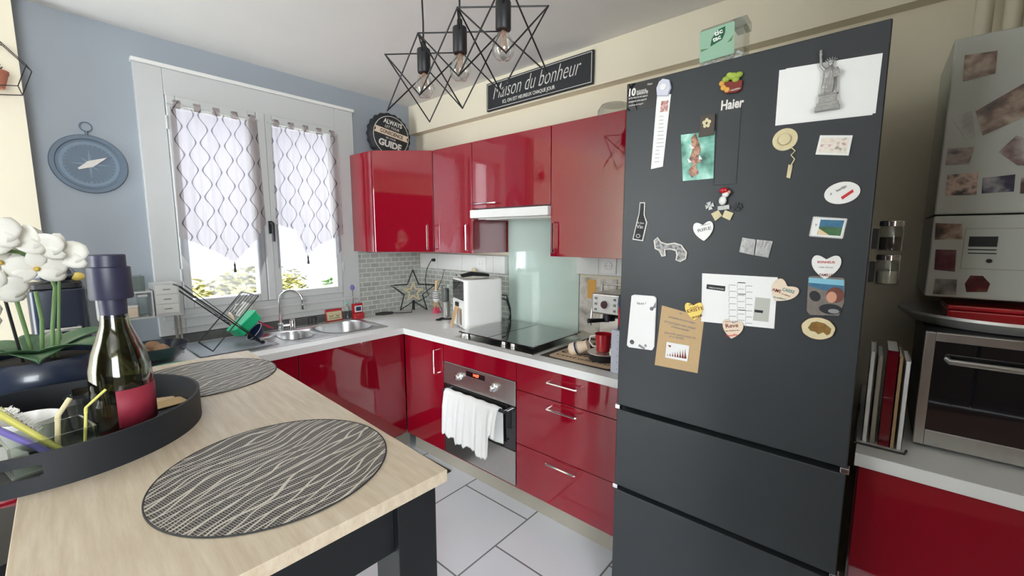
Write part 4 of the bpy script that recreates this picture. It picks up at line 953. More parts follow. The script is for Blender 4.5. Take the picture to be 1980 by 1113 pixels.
# planning sheet
pts = [(1358,528),(1504,536),(1497,635),(1356,621)]
t,c = fthing('planning_sheet','paper','white printed planning sheet held by three heart magnets',pts,.0005); flay(t,'sheet',c,pts,0,.0007,'paper')
flay(t,'heading_block',c,[(1367,549),(1403,553),(1402,563),(1366,558)],.0007,.001,'ink'); ftxt(t,c,'TABLEAU DE BORD','' and 0 or (1370,556),(1400,560),.0011,'paper')
b = MB()
for col,(x0,rows) in enumerate(((1410,7),(1426,8),(1442,7))):
    for r_ in range(rows):
        y = 545+r_*12+col*.8+(5 if col!=1 else 0); b.prism(frel(c,(x0,y),(x0+13,y+.6),(x0+13,y+1.6),(x0,y+1.0)),.0007,.0009); b.prism(frel(c,(x0,y),(x0+.6,y),(x0-.2,y+10),(x0-.8,y+10)),.0007,.0009)
b.build('table_rules','greyink',t)
flay(t,'grey_box',c,[(1461,574),(1490,577),(1486,622),(1456,619)],.0007,.0009,'plinth' if 0 else 'enamel'); flay(t,'heading_block',c,[(1459,598),(1476,600),(1475,605),(1459,603)],.0009,.0011,'ink')
for y in (545,567,598): flay(t,'bold_rule',c,[(1427,y),(1442,y+1),(1442,y+2.4),(1427,y+1.4)],.0009,.0011,'ink')
# kraft card with the chart magnet
pts = [(1280,590),(1362,613),(1349,721),(1266,705)]
t,c = fthing('kraft_card','card','brown kraft card with handwriting, low on the fridge door',pts); flay(t,'card',c,pts,0,.0007,'kraft')
for i,(tx,a,d) in enumerate((('le',(1313,606),(1319,608)),('Les recettes de notre maison',(1292,613),(1344,626)),('sont partagees avec amour',(1284,622),(1345,637)),('et cuisinees ensemble !',(1298,632),(1334,641)),('Une belle cuisine pour toi',(1285,644),(1346,655)),('et ta famille',(1294,651),(1322,656)))): ftxt(t,c,tx,a,d,.0008,'greyink',shear=.4,h=.007)
pts = [(1290,660),(1334,668),(1330,698),(1287,690)]
t,c = fthing('chart_magnet','magnet','white magnet with a row of towers growing from left to right on the kraft card',pts,.0008); flay(t,'plate',c,pts,0,.004,'plasticwhite')
b = MB()
for i in range(8):
    k = i/7; x = 1292+k*34; y = 686+k*6; hh = 3+k*15; ww = 1.0+k*1.6
    b.prism(frel(c,(x-ww,y),(x-ww*.35,y-hh*.5),(x,y-hh),(x+ww*.35,y-hh*.5+.3),(x+ww,y+.5)),.004,.0047)
b.prism(frel(c,(1292,666),(1299,667),(1297,671)),.004,.0045); b.build('tower_print','brownink',t)
# notepad
pts = [(1223,571),(1228,569),(1266,572),(1270,576),(1266,670),(1262,676),(1218,670),(1214,666)]
t,c = fthing('notepad','notepad','tall white magnetic notepad with black floral corners',pts); flay(t,'pad',c,pts,0,.008,'paper'); 
b = MB()
for (cx_,cy_,n_,r_) in ((1224,660,7,.0085),(1262,596,6,.007),(1250,667,5,.005)):
    u,v = frel(c,(cx_,cy_))[0]
    for i in range(n_):
        a = i*2*PI/n_; b.prism([(u+r_*.6*math.cos(a)+r_*.45*math.cos(q),v+r_*.6*math.sin(a)+r_*.45*math.sin(q)) for q in [k*PI/5 for k in range(10)]],.008,.0084)
b.prism(frel(c,(1270,582),(1270,594),(1262,597)),.008,.0084); b.prism(frel(c,(1238,664),(1250,672),(1247,674),(1236,668)),.008,.0084); b.build('floral_print','greyink',t)
ftxt(t,c,'Note !',(1234,588),(1251,588),.0081,'ink')
# bottle opener magnet
pts = [(1238,391),(1248,391),(1247,415),(1252,430),(1244,466),(1224,463),(1232,428),(1236,413)]
t,c = fthing('bottle_shaped_magnet','magnet','black bottle shaped magnet with a white outline',pts); flay(t,'plate',c,pts,0,.004,'chalk')
flay(t,'bottle_print',c,[(1239.5,393),(1246.5,393),(1245.5,415),(1250,430),(1242.5,464),(1226,461),(1234,428),(1237.5,413)],.004,.0048,'ink')
ftxt(t,c,'le bon',(1234,432),(1246,433),.005,'chalk'); ftxt(t,c,'Vin',(1232,441),(1244,442),.005,'chalk'); u,v = frel(c,(1235,456))[0]; MB().tube([(u+.007*math.cos(k*PI/8),v+.006*math.sin(k*PI/8),.005) for k in range(16)],.001,6,True).build('ring_print','chalk',t)
# lizard-like outline magnet
path = [(1266,465),(1268,480),(1276,484),(1281,495),(1287,494),(1286,482),(1297,481),(1308,484),(1310,493),(1308,502),(1316,505),(1326,500),(1328,488),(1318,474),(1305,470),(1290,472),(1278,468),(1272,459)]
t,c = fthing('map_magnet','magnet','curved black magnet with a thick white outline, under the bottle shaped one',path); flay(t,'plate',c,path,0,.003,photomat('dark_print',[(20,20,20),(60,55,50),(160,155,150),(25,25,25)],90,4))
MB().tube([(x,y,.003) for x,y in frel(c,*path)],.0026,6,True).build('outline','chalk',t)
# open book magnet
t,c = fthing('book_magnet','magnet','pewter open book magnet in the middle of the fridge door',[(1430,458),(1496,493)])
for q,nm in (([(1436,459),(1462,463),(1458,493),(1430,487)],'left_page'),([(1464,463),(1495,466),(1486,498),(1460,493)],'right_page')): flay(t,nm,c,q,0,.004,'pewter')
b = MB()
for k in range(5): b.prism(frel(c,(1468,470+k*5),(1488,472+k*5),(1488,473+k*5),(1468,471+k*5)),.004,.0048); b.prism(frel(c,(1438,468+k*4.5),(1456,470+k*4.5),(1456,471+k*4.5),(1438,469+k*4.5)),.004,.0048)
b.build('page_relief','pewter',t)
# green photo, brown plaque
t,c = simple('picture_magnet','magnet','upright mint green magnet with an embossed figure, left of the inset panel',[(1317,261),(1383,253),(1380,345),(1321,350)],photomat('mint_print',[(30,80,70),(90,150,130),(130,195,175),(180,225,210)],22,5),.003)
flay(t,'figure_print',c,[(1337,268),(1346,258),(1352,275),(1356,290),(1350,305),(1357,312),(1345,318),(1352,335),(1338,344),(1332,330),(1340,318),(1334,308),(1340,290)],.003,.0045,photomat('figure_print',[(60,35,25),(150,100,75),(200,150,120),(30,40,40)],70,6))
flay(t,'white_print',c,[(1333,279),(1344,286),(1338,289)],.0045,.005,'paper'); flay(t,'white_print',c,[(1330,306),(1339,313),(1333,315)],.0045,.005,'paper'); flay(t,'white_print',c,[(1353,300),(1359,308),(1352,309)],.0045,.005,'paper')
t,c = fthing('plaque_magnet','magnet','small dark brown square magnet with a pale flower, at the corner of the green one',[(1356,226),(1384,262)],.0035); pts=[(1357,225),(1384,221),(1382,261),(1352,266)]
flay(t,'plate',c,pts,0,.004,mat('bronze_plate',srgb(72,62,54),.5)); u,v = frel(c,(1368,239))[0]
b = MB()
for i in range(5):
    a = PI/2+i*2*PI/5; b.prism([(u+.008*math.cos(a)+.005*math.cos(q),v+.009*math.sin(a)+.006*math.sin(q)) for q in [k*PI/5 for k in range(10)]],.004,.0055)
b.build('flower_relief','straw',t)
# till receipt held by a clip
pts = [(1271,184),(1298,182),(1282,322),(1259,327)]
t,c = fthing('receipt','paper','long narrow printed strip hanging from the lavender clip, upper left of the fridge',pts,.001); flay(t,'paper_strip',c,pts,0,.0007,'paper')
flay(t,'portrait_print',c,[(1279,196),(1293,194),(1291,215),(1277,217)],.0007,.001,photomat('portrait_print',[(120,40,50),(200,150,140),(235,225,220)],120,8))
b = MB()
for k in range(13):
    y = 225+k*7.3; x = 1276-(y-225)*.115; b.prism(frel(c,(x,y),(x+7+(k*37%9),y-.8),(x+7+(k*37%9),y),(x,y+.9)),.0007,.0009)
b.build('printed_lines','greyink',t)
pts = [(1277,160),(1284,154),(1296,156),(1299,170),(1293,186),(1273,186),(1272,172)]
t,c = fthing('bag_clip_magnet','magnet','rounded pale lavender magnet clip above the long narrow strip',pts,.0018); flay(t,'clip',c,pts,0,.010,'lavender'); u,v = frel(c,(1285,170))[0]; MB().lathe([(.010,.010),(.010,.0125),(.008,.0125)],20,Matrix.Translation((u,v,0))).build('button','plasticwhite',t)
# fruit basket magnet
t,c = fthing('fruit_basket_magnet','magnet','colourful fruit basket magnet above the brand name',None,c=FR.px(1416,162))
MB().prism(frel(c,(1395,160),(1437,155),(1435,174),(1425,180),(1405,182),(1394,172)),0,.008).build('basket','brownink',t,bevel=.002)
b = MB()
for px_,r_ in (((1405,155),.011),((1418,149),.013),((1430,146),.011),((1412,147),.010),((1424,155),.010)):
    u,v = frel(c,px_)[0]; b.ell((u,v,.008),(r_,r_*.8,r_*.6),14,8)
b.build('fruit',mat('green_fruit',srgb(160,180,70),.4,var=.3,scale=60),t)
b = MB()
for px_ in ((1400,171),(1397,163),(1407,175)):
    u,v = frel(c,px_)[0]; b.ell((u,v,.007),(.008,.008,.006),14,8)
b.build('orange_fruit','orange',t); ftxt(t,c,'MADEIRA','' and 0 or (1414,178),(1433,173),.0085,'paper')
# red capped figure magnet cluster
t,c = fthing('figurine_magnet','magnet','small white figurine magnet with a red cap and two dice-like cards',None,c=FR.px(1403,393))
b = MB(); u,v = frel(c,(1405,376))[0]; b.ell((u,v,.012),(.010,.010,.008),14,10); u,v = frel(c,(1399,388))[0]; b.ell((u,v,.010),(.011,.014,.008),14,10); b.build('body','plasticwhite',t)
u,v = frel(c,(1402,369))[0]; MB().ell((u,v,.015),(.013,.009,.009),14,10).build('cap','coffeered',t); u,v = frel(c,(1412,372))[0]; MB().ell((u,v,.014),(.005,.006,.005),10,8).build('face','skin',t)
flay(t,'base_sign',c,[(1389,399),(1411,396),(1412,404),(1389,407)],0,.008,'pewter')
for q,nm in (([(1376,413),(1390,406),(1397,417),(1384,427)],'card_tile'),([(1403,406),(1419,412),(1412,426),(1397,419)],'card_tile')):
    flay(t,nm,c,q,0,.006,'straw')
for i,(cx_,cy_,m_,lab) in enumerate(((1373,398,'pewter','little silver cross shaped magnet left of the red capped figurine'),(1427,400,'black','small black cross shaped magnet right of the red capped figurine'))):
    q = FR.px(cx_,cy_); b = MB(); r_ = .012
    for a in range(4): b.prism(rotp([(.001,-.0025),(r_,-.007),(r_,.007),(.001,.0025)],a*PI/2+.3),0,.005)
    o = b.build('cross_magnet',m_); o.matrix_world = FR.T(q[0],q[1],.0003); tag(o,lab,'magnet')
# selfie photo magnet
pts = [(1563,536),(1567,533),(1630,537),(1634,541),(1632,585),(1622,610),(1566,608),(1560,600)]
t,c = fthing('photo_magnet','magnet','photo magnet of a brown-haired person by the sea, above the wood slice',pts,.0); flay(t,'photo_plate',c,pts,0,.0025,'photosand')
flay(t,'sky_print',c,[(1564,536),(1632,541),(1632,552),(1564,546)],.0025,.0028,'photosky'); flay(t,'sea_print',c,[(1564,546),(1632,552),(1631,566),(1590,560),(1563,552)],.0025,.0027,'sea')
def blob(parent,c,px_,rx,ry,z,m,nm,a=0):
    u,v = frel(c,px_)[0]; return MB().prism([(u+x,v+y) for x,y in rotp(circ(rx,24,ry=ry),a)],.0025,z).build(nm,m,parent)
blob(t,c,(1615,570),.019,.021,.0032,'hair','hair_print'); blob(t,c,(1608,574),.011,.015,.0036,'skin','face_print'); blob(t,c,(1606,597),.025,.014,.0034,'ink','jacket_print'); blob(t,c,(1612,601),.012,.006,.0037,'greyink','scarf_print'); blob(t,c,(1576,572),.012,.015,.003,'ink','rock_print',.5)
# wood slice magnet
t,c = fthing('wood_slice_magnet','magnet','oval wood slice magnet with a burnt boar drawing, under the selfie photo',None,.0026,c=FR.px(1582,634))
MB().prism([(x*(1+.02*math.sin(9*math.atan2(y,x))),y) for x,y in circ(.037,48,ry=.030)],0,.006).build('slice','pale_wood',t,bevel=.001); MB().prism([(x,y) for x,y in circ(.034,48,ry=.0275)],.006,.0064).build('slice_face','cream_card' if 0 else 'straw',t)
MB().prism(frel(c,(1563,632),(1570,622),(1580,620),(1595,624),(1608,634),(1606,643),(1600,647),(1592,641),(1583,645),(1577,640),(1568,638)),.0064,.0072).build('boar_drawing','gold',t)
# ================================================================ BOX ON THE FRIDGE
t = thing('mint_box','green and clear plastic mint sweets box standing on top of the fridge','box',T=Matrix.Translation((1.50,.405,2.0185)) @ Matrix.Rotation(math.radians(90),4,'Z') @ Matrix.Rotation(math.radians(-6),4,'Y') @ Matrix.Translation((0,0,.0)))
# local x runs to -? ; built in the fridge-face convention below
t.matrix_world = Matrix.Translation((1.455,.405,2.0195)) @ Matrix(((0,0,-1),(-1,0,0),(0,1,0))).to_4x4() @ Matrix.Rotation(.04,4,'Z')
MB().prism(rrect(.125,.125,.010,cx=0,cy=.066),-.075,0).build('clear_box','clearplastic',t)
box('lid','clearplastic',(.030,.105,-.07),(.07,.132,-.005),t,bevel=.003)
lb_ = MB().prism(rrect(.100,.092,.004,cx=-.012,cy=.076),.0005,.0012).build('label',mat('mint_label',srgb(146,184,158),.4,var=.06),t)
MB().prism([(-.03,.07),(-.026,.092),(-.010,.112),(.012,.116),(.012,.098),(.004,.080)],.0012,.0018).build('logo_shape',mat('dark_green_print',srgb(24,90,60),.4),lb_)
lettering('tic','paper',lb_,(-.018,.096),(.006,.100),.002,h=.013,bold=.03); lettering('tac','paper',lb_,(-.022,.080),(.001,.084),.002,h=.012,bold=.03)
for q in ([(-.058,.062),(-.035,.066),(-.058,.070)],[(.018,.066),(.036,.084),(.030,.068)]): MB().prism(q,.0012,.0017).build('leaf_print','stem',lb_)
b = MB(); rnd = random.Random(5)
for i in range(40): b.ell((rnd.uniform(-.05,.05),rnd.uniform(.008,.045),rnd.uniform(-.065,-.01)),(.007,.0045,.0045),8,6)
b.build('mints','paper',t)['kind'] = 'stuff'
t = thing('clear_bowl','clear plastic bowl upside down on the red cabinet beside the fridge','bowl',(1.97,1.03,2.0905)); MB().lathe([(.085,0),(.082,.03),(.065,.055),(.01,.06)],32,None,False,True).build('bowl','clearplastic',t)
# ================================================================ PHOTOS ON THE BOILER
def bphoto(lab,pts,cols,sd,w=.0005,grp='photos stuck on the boiler',scale=18):
    P = [BO.px(*p) for p in pts]; c = (sum(p[0] for p in P)/len(P), sum(p[1] for p in P)/len(P))
    low = c[1] < 1.564
    o = MB().prism([(p[0]-c[0],p[1]-c[1]) for p in P],0,.0012).build('photo',photomat('photo_print',cols,scale,sd)); o.matrix_world = BO.T(c[0],c[1],w+(.003 if low else 0)); return tag(o,lab,'photo')
DK = [(40,34,32),(96,76,70),(170,150,140),(50,40,50)]; BR = [(60,45,36),(120,92,76),(180,160,140),(90,70,60)]
bphoto('dark photo at the very top of the boiler',[(1866,107),(1929,98),(1924,142),(1862,157)],BR,1)
bphoto('tilted brown strip photo below the topmost photo on the boiler',[(1886,215),(1982,160),(1982,225),(1900,262)],BR,2)
bphoto('pale grey corner photo left of the tilted brown strip',[(1838,226),(1880,214),(1886,262),(1868,270)],[(150,150,140),(185,185,175),(200,198,190)],3)
bphoto('dark purple photo at the left edge of the boiler, third row',[(1833,287),(1884,284),(1874,317),(1828,319)],DK,4)
bphoto('diamond tilted photo at the right picture edge of the boiler',[(1930,294),(1965,262),(1985,268),(1985,320),(1968,320)],[(60,45,50),(130,105,105),(180,170,165),(60,45,45)],5)
bphoto('photo with a pale face on a dark ground, left end of the boiler row',[(1832,338),(1892,333),(1888,376),(1828,378)],[(25,22,20),(60,50,42),(210,180,165),(40,35,30)],6,scale=22)
bphoto('dark blue wide photo in the middle of the boiler row',[(1900,344),(1963,337),(1960,370),(1898,374)],[(30,28,45),(60,55,80),(170,165,165)],7)
bphoto('dark photo cut by the right picture edge on the boiler',[(1974,344),(1988,342),(1988,374),(1972,374)],DK,8)
bphoto('brown group photo at the top of the boiler lower flap',[(1809,431),(1860,433),(1861,462),(1807,463)],BR,9)
bphoto('wine red portrait photo on the boiler lower flap',[(1809,482),(1849,483),(1846,525),(1806,521)],[(50,20,30),(100,45,55),(130,110,105)],10)
bphoto('grey portrait photo at the bottom left of the boiler flap',[(1808,538),(1850,540),(1848,570),(1803,568)],[(60,50,50),(130,125,118),(175,172,165)],11)
bphoto('dark red bouquet shaped photo at the bottom of the boiler flap',[(1865,548),(1876,532),(1900,533),(1914,548),(1908,564),(1868,564)],[(40,15,18),(90,25,32),(120,90,70)],12)
# ================================================================ ON THE WORKTOP
WZ = .887
A_ = Matrix.Translation((1.825,1.952,WZ)) @ Matrix.Rotation(math.radians(-66),4,'Z')
# air fryer: local x along the side facing the hob, y (negative) ... front on local -x side
ax = Vector((.919,-.394,0)); fy = Vector((.394,.919,0))          # depth axis, front-face axis
TA = Matrix(((ax.x,fy.x,0,1.825),(ax.y,fy.y,0,1.975),(0,0,1,WZ),(0,0,0,1)))
t = thing('air_fryer','white air fryer with black screen and copper handle beside the hob','air fryer',T=TA)
MB().prism(rrect(.27,.27,.030,6,.137,.139),.006,.335).build('body','plasticwhite',t,bevel=.008)
MB().prism(rrect(.23,.23,.020,6,.137,.139),.0,.006).build('foot_ring','black',t)
MB().prism(rrect(.22,.22,.020,6,.137,.139),.335,.337).build('top_vent','steel',t)
bd = box('touch_screen','blackgloss',(-.0005,.035,.195),(.004,.250,.322),t,bevel=.001)
bk_ = box('basket_front','plasticwhite',(-.004,.03,.02),(.003,.245,.185),t,bevel=.003)
hd = MB().prism([(-.045,.01),(-.045,.03),(-.004,.155),(-.004,.175),(-.012,.175),(-.052,.03),(-.052,.01)],.115,.155,Matrix(((1,0,0,0),(0,0,1,0),(0,1,0,0),(0,0,0,1)))).build('handle','copper',bk_)
box('handle_recess','black',(-.018,.113,.150),(-.003,.157,.178),bk_,bevel=.002); box('basket_window','steel',(-.0055,.055,.03),(-.004,.105,.14),bk_)
t = thing('gloves_pile','pair of dark kitchen tongs with black handles lying on the air fryer','tongs',T=TA @ Matrix.Translation((.0,.0,.338)))
t.name = 'kitchen_tongs'; MB().tube([(.03,.17,.012),(.10,.15,.03),(.22,.13,.012)],.010,8).tube([(.03,.13,.010),(.10,.12,.02),(.22,.125,.010)],.008,8).build('grips','black',t); MB().tube([(.02,.16,.012),(.0,.175,.02),(-.0,.15,.012),(.02,.135,.01)],.006,8).build('spring','steel',t)
# small things behind the air fryer
def bottle_like(name,lab,cat,loc,prof,m,cap=None,capm='black',seg=28):
    t = thing(name,lab,cat,loc); MB().lathe(prof,seg).build('body',m,t)
    if cap: MB().lathe(cap,seg).build('lid',capm,t)
    return t
t = thing('utensil_pot','clear pot with wooden spoon and yellow spatula behind the air fryer','pot',(2.17,2.245,WZ))
MB().lathe([(.035,0),(.04,.004),(.042,.25),(.039,.25),(.036,.006),(.001,.006)],28).build('pot','clearplastic',t)
for dx,dy,m_,h_ in ((.012,.01,'pale_wood',.37),(-.015,-.01,'straw',.385),(.0,-.02,'plasticwhite',.36)):
    b = MB(); b.cyl((dx*.3,dy*.3,.008),(dx,dy,h_-.05),.005,seg=10); b.ell((dx,dy,h_-.03),(.008,.022,.032),14,10); b.build('spoon',m_,t)
# star lamp
t = thing('star_lamp','black wire star decoration with a smaller light star inside, leaning in the corner','decoration',T=Matrix.Translation((2.075,2.875,WZ+.158)) @ Matrix.Rotation(math.radians(-42),4,'Z') @ Matrix.Rotation(PI/2,4,'X') @ Matrix.Rotation(.0,4,'Z'))
def star(b, R1, R2, z, r):
    P = [((R1 if i%2==0 else R2)*math.cos(PI/2+i*PI/5),(R1 if i%2==0 else R2)*math.sin(PI/2+i*PI/5),z) for i in range(10)]; b.tube(P+[],r,6,True); return P
b = MB()
for k in range(10):
    for zz in (-.018,.018):
        p = lambda i: Vector(((.185 if i%2==0 else .078)*math.cos(PI/2+i*PI/5),(.185 if i%2==0 else .078)*math.sin(PI/2+i*PI/5),zz)); b.tube([p(k),p(k+1)],.0028,6)
    p = (.185 if k%2==0 else .078); b.tube([(p*math.cos(PI/2+k*PI/5),p*math.sin(PI/2+k*PI/5),-.018),(p*math.cos(PI/2+k*PI/5),p*math.sin(PI/2+k*PI/5),.018)],.0028,6)
b.build('wire_frame','blackmetal',t)
b = MB()
for k in range(10):
    for R_,f_ in ((.085,.42),(.065,.42)):
        p = lambda i: Vector(((R_ if i%2==0 else R_*f_)*math.cos(PI/2+i*PI/5),(R_ if i%2==0 else R_*f_)*math.sin(PI/2+i*PI/5),0)); b.tube([p(k),p(k+1)],.0035,6)
b.build('inner_star','straw',t)
MB().cyl((0,-.10,0),(0,-.07,0),.012,seg=14).cyl((0,-.15,-.0),(0,-.10,0),.009,seg=14).build('lamp_holder','black',t)
# cables
o = MB().tube([(2.180,2.735,1.31),(2.172,2.76,1.30),(2.165,2.80,1.24),(2.150,2.81,1.15),(2.140,2.79,1.08),(2.150,2.77,1.02),(2.10,2.80,.985),(2.08,2.82,.97)],.0032,8).cyl((2.192,2.735,1.31),(2.165,2.735,1.312),.014,.010,14).build('lamp_cable','black'); tag(o,'black cable with plug running from the socket strip down to the wire star','cable')
o = MB().tube([(2.18,2.60,1.235),(2.17,2.62,1.16),(2.16,2.66,1.08),(2.17,2.68,.99),(2.20,2.66,.892)],.0025,8).build('appliance_cable','black'); tag(o,'thin black cable hanging beside the glass blender jar','cable')
o = MB().tube([(2.13,1.97,1.10),(2.18,1.93,1.09),(2.20,1.915,1.0),(2.20,1.91,.93),(2.19,1.915,.892)],.004,8).tube([(2.13,1.975,1.08),(2.19,1.94,1.06),(2.215,1.925,.96),(2.21,1.94,.892)],.004,8).build('fryer_cable','black'); tag(o,'black cable looping behind the air fryer','cable')
o = MB().tube([(1.75,2.93,.897),(1.80,2.90,.899),(1.87,2.87,.899)],[.008,.013,.010],10).tube([(1.87,2.87,.899),(1.93,2.84,.893),(2.0,2.80,.893),(2.03,2.83,.93),(2.05,2.85,.96)],.003,8).build('cable_switch','black'); tag(o,'black in-line switch and cord lying on the worktop in the corner','cable')
# goose figurine
t = thing('goose_figurine','white goose figurine with striped jumper and pink boots in the corner','figurine',(2.135,2.655,WZ))
b = MB(); b.ell((0,0,.135),(.030,.036,.052),20,14); b.build('body','plasticwhite',t)
b = MB()
for k in range(4): z = .125+k*.016; rr = math.sqrt(max(.05,1-((z-.135)/.052)**2)); b.lathe([(.0305*rr,z-.003),(.0305*rr+.001,z),(.0305*rr,z+.003)],24,Matrix.Diagonal((1,1.18,1,1)),False,False)
b.build('stripe','ink',t)
MB().tube([(0,0,.175),(.0,-.004,.215),(0,-.008,.245)],[.014,.010,.011],12).ell((0,-.012,.255),(.014,.018,.014),14,10).build('head_and_neck','pale_wood',t); MB().cyl((0,-.026,.253),(0,-.048,.248),.006,.002,8).build('beak','orange',t)
for sx in (-1,1):
    MB().tube([(sx*.014,0,.09),(sx*.016,0,.045)],.005,8).build('leg','orange',t); MB().lathe([(.013,0),(.014,.004),(.012,.045),(.010,.045)],14,Matrix.Translation((sx*.018,0,0))).ell((sx*.018,-.016,.010),(.012,.022,.010),12,8).build('boot','pink',t)
# blender jar
t = thing('hand_blender','clear beaker standing upside down over a steel blender base, left of the air fryer','blender',(2.06,2.44,WZ))
MB().lathe([(.036,0),(.036,.004),(.030,.012),(.030,.115),(.033,.125)],30).build('motor_body','steel',t); MB().lathe([(.033,.125),(.036,.13),(.040,.245),(.036,.25),(.034,.245),(.031,.13)],30).build('beaker','clearplastic',t); MB().lathe([(.022,.128),(.024,.20),(.020,.225),(.002,.226)],20).build('blade_guard','black',t)
o = MB().tube([(.025*math.cos(k*PI/8),.018*math.sin(k*PI/8),.005) for k in range(16)],.004,6,True).tube([(.02,.0,.005),(.07,-.045,.006),(.13,-.09,.005)],[.004,.007,.004],8).tube([(.045+.02*math.cos(k*PI/8),.02+.016*math.sin(k*PI/8),.005) for k in range(16)],.0035,6,True).build('scissors','black'); o.location = (1.955,2.40,WZ); tag(o,'black handled scissors lying in front of the blender','scissors')
# coffee corner
t = thing('counter_mat','dark bordered beige mat with coffee lettering on the worktop by the fridge','mat',(1.70,1.275,WZ+.0))
box('border','matbrown',(0,-.43,0),(.50,0,.003),t,bevel=.001); MB().prism(rrect(.44,.36,.03,cx=.235,cy=-.215),.003,.0042).build('centre_panel','matbeige',t)
TM = Matrix.Rotation(-PI/2,4,'Z')
def mattxt(txt,m,x,y0,y1,h,**k):
    o = lettering(txt,m,None,(0,0),(abs(y1-y0),0),.0044,h,**k); o.data.transform(Matrix.Translation((x,y0,0)) @ TM); o.parent = t
mattxt('coffee','ink',.115,-.05,-.33,.075,shear=.4); mattxt('brewed coffee, fresh','ink',.060,-.06,-.38,.022,spacing=1.2)
t = thing('espresso_machine','small steel espresso machine with white button panel beside the fridge','coffee machine',(2.07,1.05,WZ+.004))
box('body','steel',(-.01,-.085,.0),(.13,.085,.31),t,bevel=.006); box('head','steel',(-.10,-.085,.20),(-.01,.085,.31),t,bevel=.008); box('drip_tray','black',(-.13,-.085,0),(-.01,.085,.028),t,bevel=.004)
cp = box('button_panel','plasticwhite',(-.104,-.072,.21),(-.10,.072,.30),t,bevel=.002)
MB().lathe([(.024,0),(.024,.006),(.020,.014),(.001,.014)],26,Matrix.Translation((-.104,.0,.255)) @ Matrix.Rotation(-PI/2,4,'Y')).build('dial','chrome',cp)
for y in (-.055,.055):
    for z in (.225,.255,.285): box('button','greyink',(-.107,y-.007,z-.006),(-.104,y+.007,z+.006),cp)
MB().cyl((-.06,0,.20),(-.06,0,.165),.030,.034,24).build('group_head','black',t); MB().tube([(-.06,0,.165),(-.10,.02,.168),(-.17,.06,.170)],[.011,.010,.013],12).build('portafilter','black',t); MB().tube([(-.03,.085,.26),(-.04,.11,.24),(-.05,.115,.12)],.005,8).build('steam_wand','chrome',t)
MB().tube([(.0,.07,.31),(.0,.07,.35),(.0,-.07,.35),(.0,-.07,.31)],.005,8).build('cup_rail','chrome',t)
t = thing('saucer_stand','round dark stand with a steel rim carrying the red mug','stand',(1.835,.985,WZ+.0045)); MB().lathe([(.060,0),(.070,.004),(.072,.032),(.068,.034),(.001,.034)],36).build('base','black',t); MB().lathe([(.074,.034),(.078,.038),(.076,.041),(.001,.038)],36,None,False,False).build('plate','steel',t)
t = thing('red_mug','red enamel mug standing on the steel rimmed stand','mug',(1.835,.985,WZ+.0465)); MB().lathe([(.030,0),(.033,.003),(.041,.088),(.043,.090),(.040,.089),(.031,.006),(.001,.006)],40).build('cup','coffeered',t); MB().tube([(-.008,.040,.075),(-.018,.062,.070),(-.02,.066,.045),(-.012,.052,.022),(-.006,.036,.018)],.005,10).build('handle','plasticwhite',t)
t = thing('milk_jug','small white and peach jug lying behind the red mug','jug',T=Matrix.Translation((1.83,1.125,WZ+.042)) @ Matrix.Rotation(1.2,4,'X') @ Matrix.Rotation(.3,4,'Y')); MB().lathe([(.020,-.05),(.032,-.04),(.034,0),(.026,.04),(.030,.055),(.027,.055),(.022,.04)],28).build('jug','cream_card',t); MB().lathe([(.0335,-.012),(.0342,-.004),(.0335,.004)],28,None,False,False).build('blue_band','navy',t)
t = thing('bread_tin','white box with a dotted pattern standing against the fridge','box',(1.69,.725,WZ)); box('body','lavender',(0,0,0),(.11,.143,.198),t,bevel=.003)
b = MB()
for i in range(6):
    for j in range(3): b.cyl((-.0003,.035+j*.038,.022+i*.031),(-.0012,.035+j*.038,.022+i*.031),.0022,seg=8)
b.build('dot_pattern','greyink',t)
t = thing('coffee_packet','dark blue and red coffee packet standing on the dotted box','packet',(1.70,.740,WZ+.199)); MB().box(0,0,0,.075,.105,.16).build('packet','navy',t,bevel=.006); box('red_label','coffeered',(-.0012,.005,.02),(.0,.10,.10),t); box('white_print','paper',(-.0022,.012,.03),(-.0012,.03,.045),t); box('folded_top','paper',(.02,.005,.16),(.055,.10,.185),t,bevel=.004)
t = thing('wall_picture','small picture panel with grey and orange print on the wall beside the espresso machine','picture',(2.238,1.12,WZ+.02)); box('panel',photomat('wall_print',[(120,115,108),(190,185,176),(220,214,204),(150,140,130)],9,3),(-.006,0,0),(0,.25,.345),t); box('orange_print','orange',(-.0075,.135,.22),(-.006,.195,.335),t); box('grey_print','greyink',(-.007,.12,.06),(-.006,.248,.17),t) if 0 else None
# ================================================================ SINK CORNER
t = thing('soap_holder','red holder with a washing-up bottle print and a blue sponge beside the tiles','holder',(1.60,2.92,WZ)); MB().prism(rrect(.085,.055,.015),0,.045).build('cup','coffeered',t,bevel=.003); MB().prism(rrect(.080,.03,.01,cy=.010),.045,.115).build('back_plate','coffeered',t,bevel=.003); box('label','paper',(-.028,-.010,.050),(.028,-.0055,.098),t); box('blue_print','navy',(-.02,-.0115,.060),(.020,-.010,.090),t); MB().cyl((.0,.005,.115),(.0,.005,.13),.012,seg=14).tube([(.0,.005,.13),(.0,.005,.155),(-.022,-.01,.155)],.004,8).build('pump','chrome',t)
t = thing('washing_up_brush','long brush with a lavender head standing behind the red holder','brush',(1.585,2.955,WZ)); MB().tube([(-.01,0,.0),(.0,0,.14),(.004,.012,.215)],.004,8).build('stick','greyink',t); MB().ell((.004,.012,.232),(.017,.014,.022),16,10).build('head','purple',t)
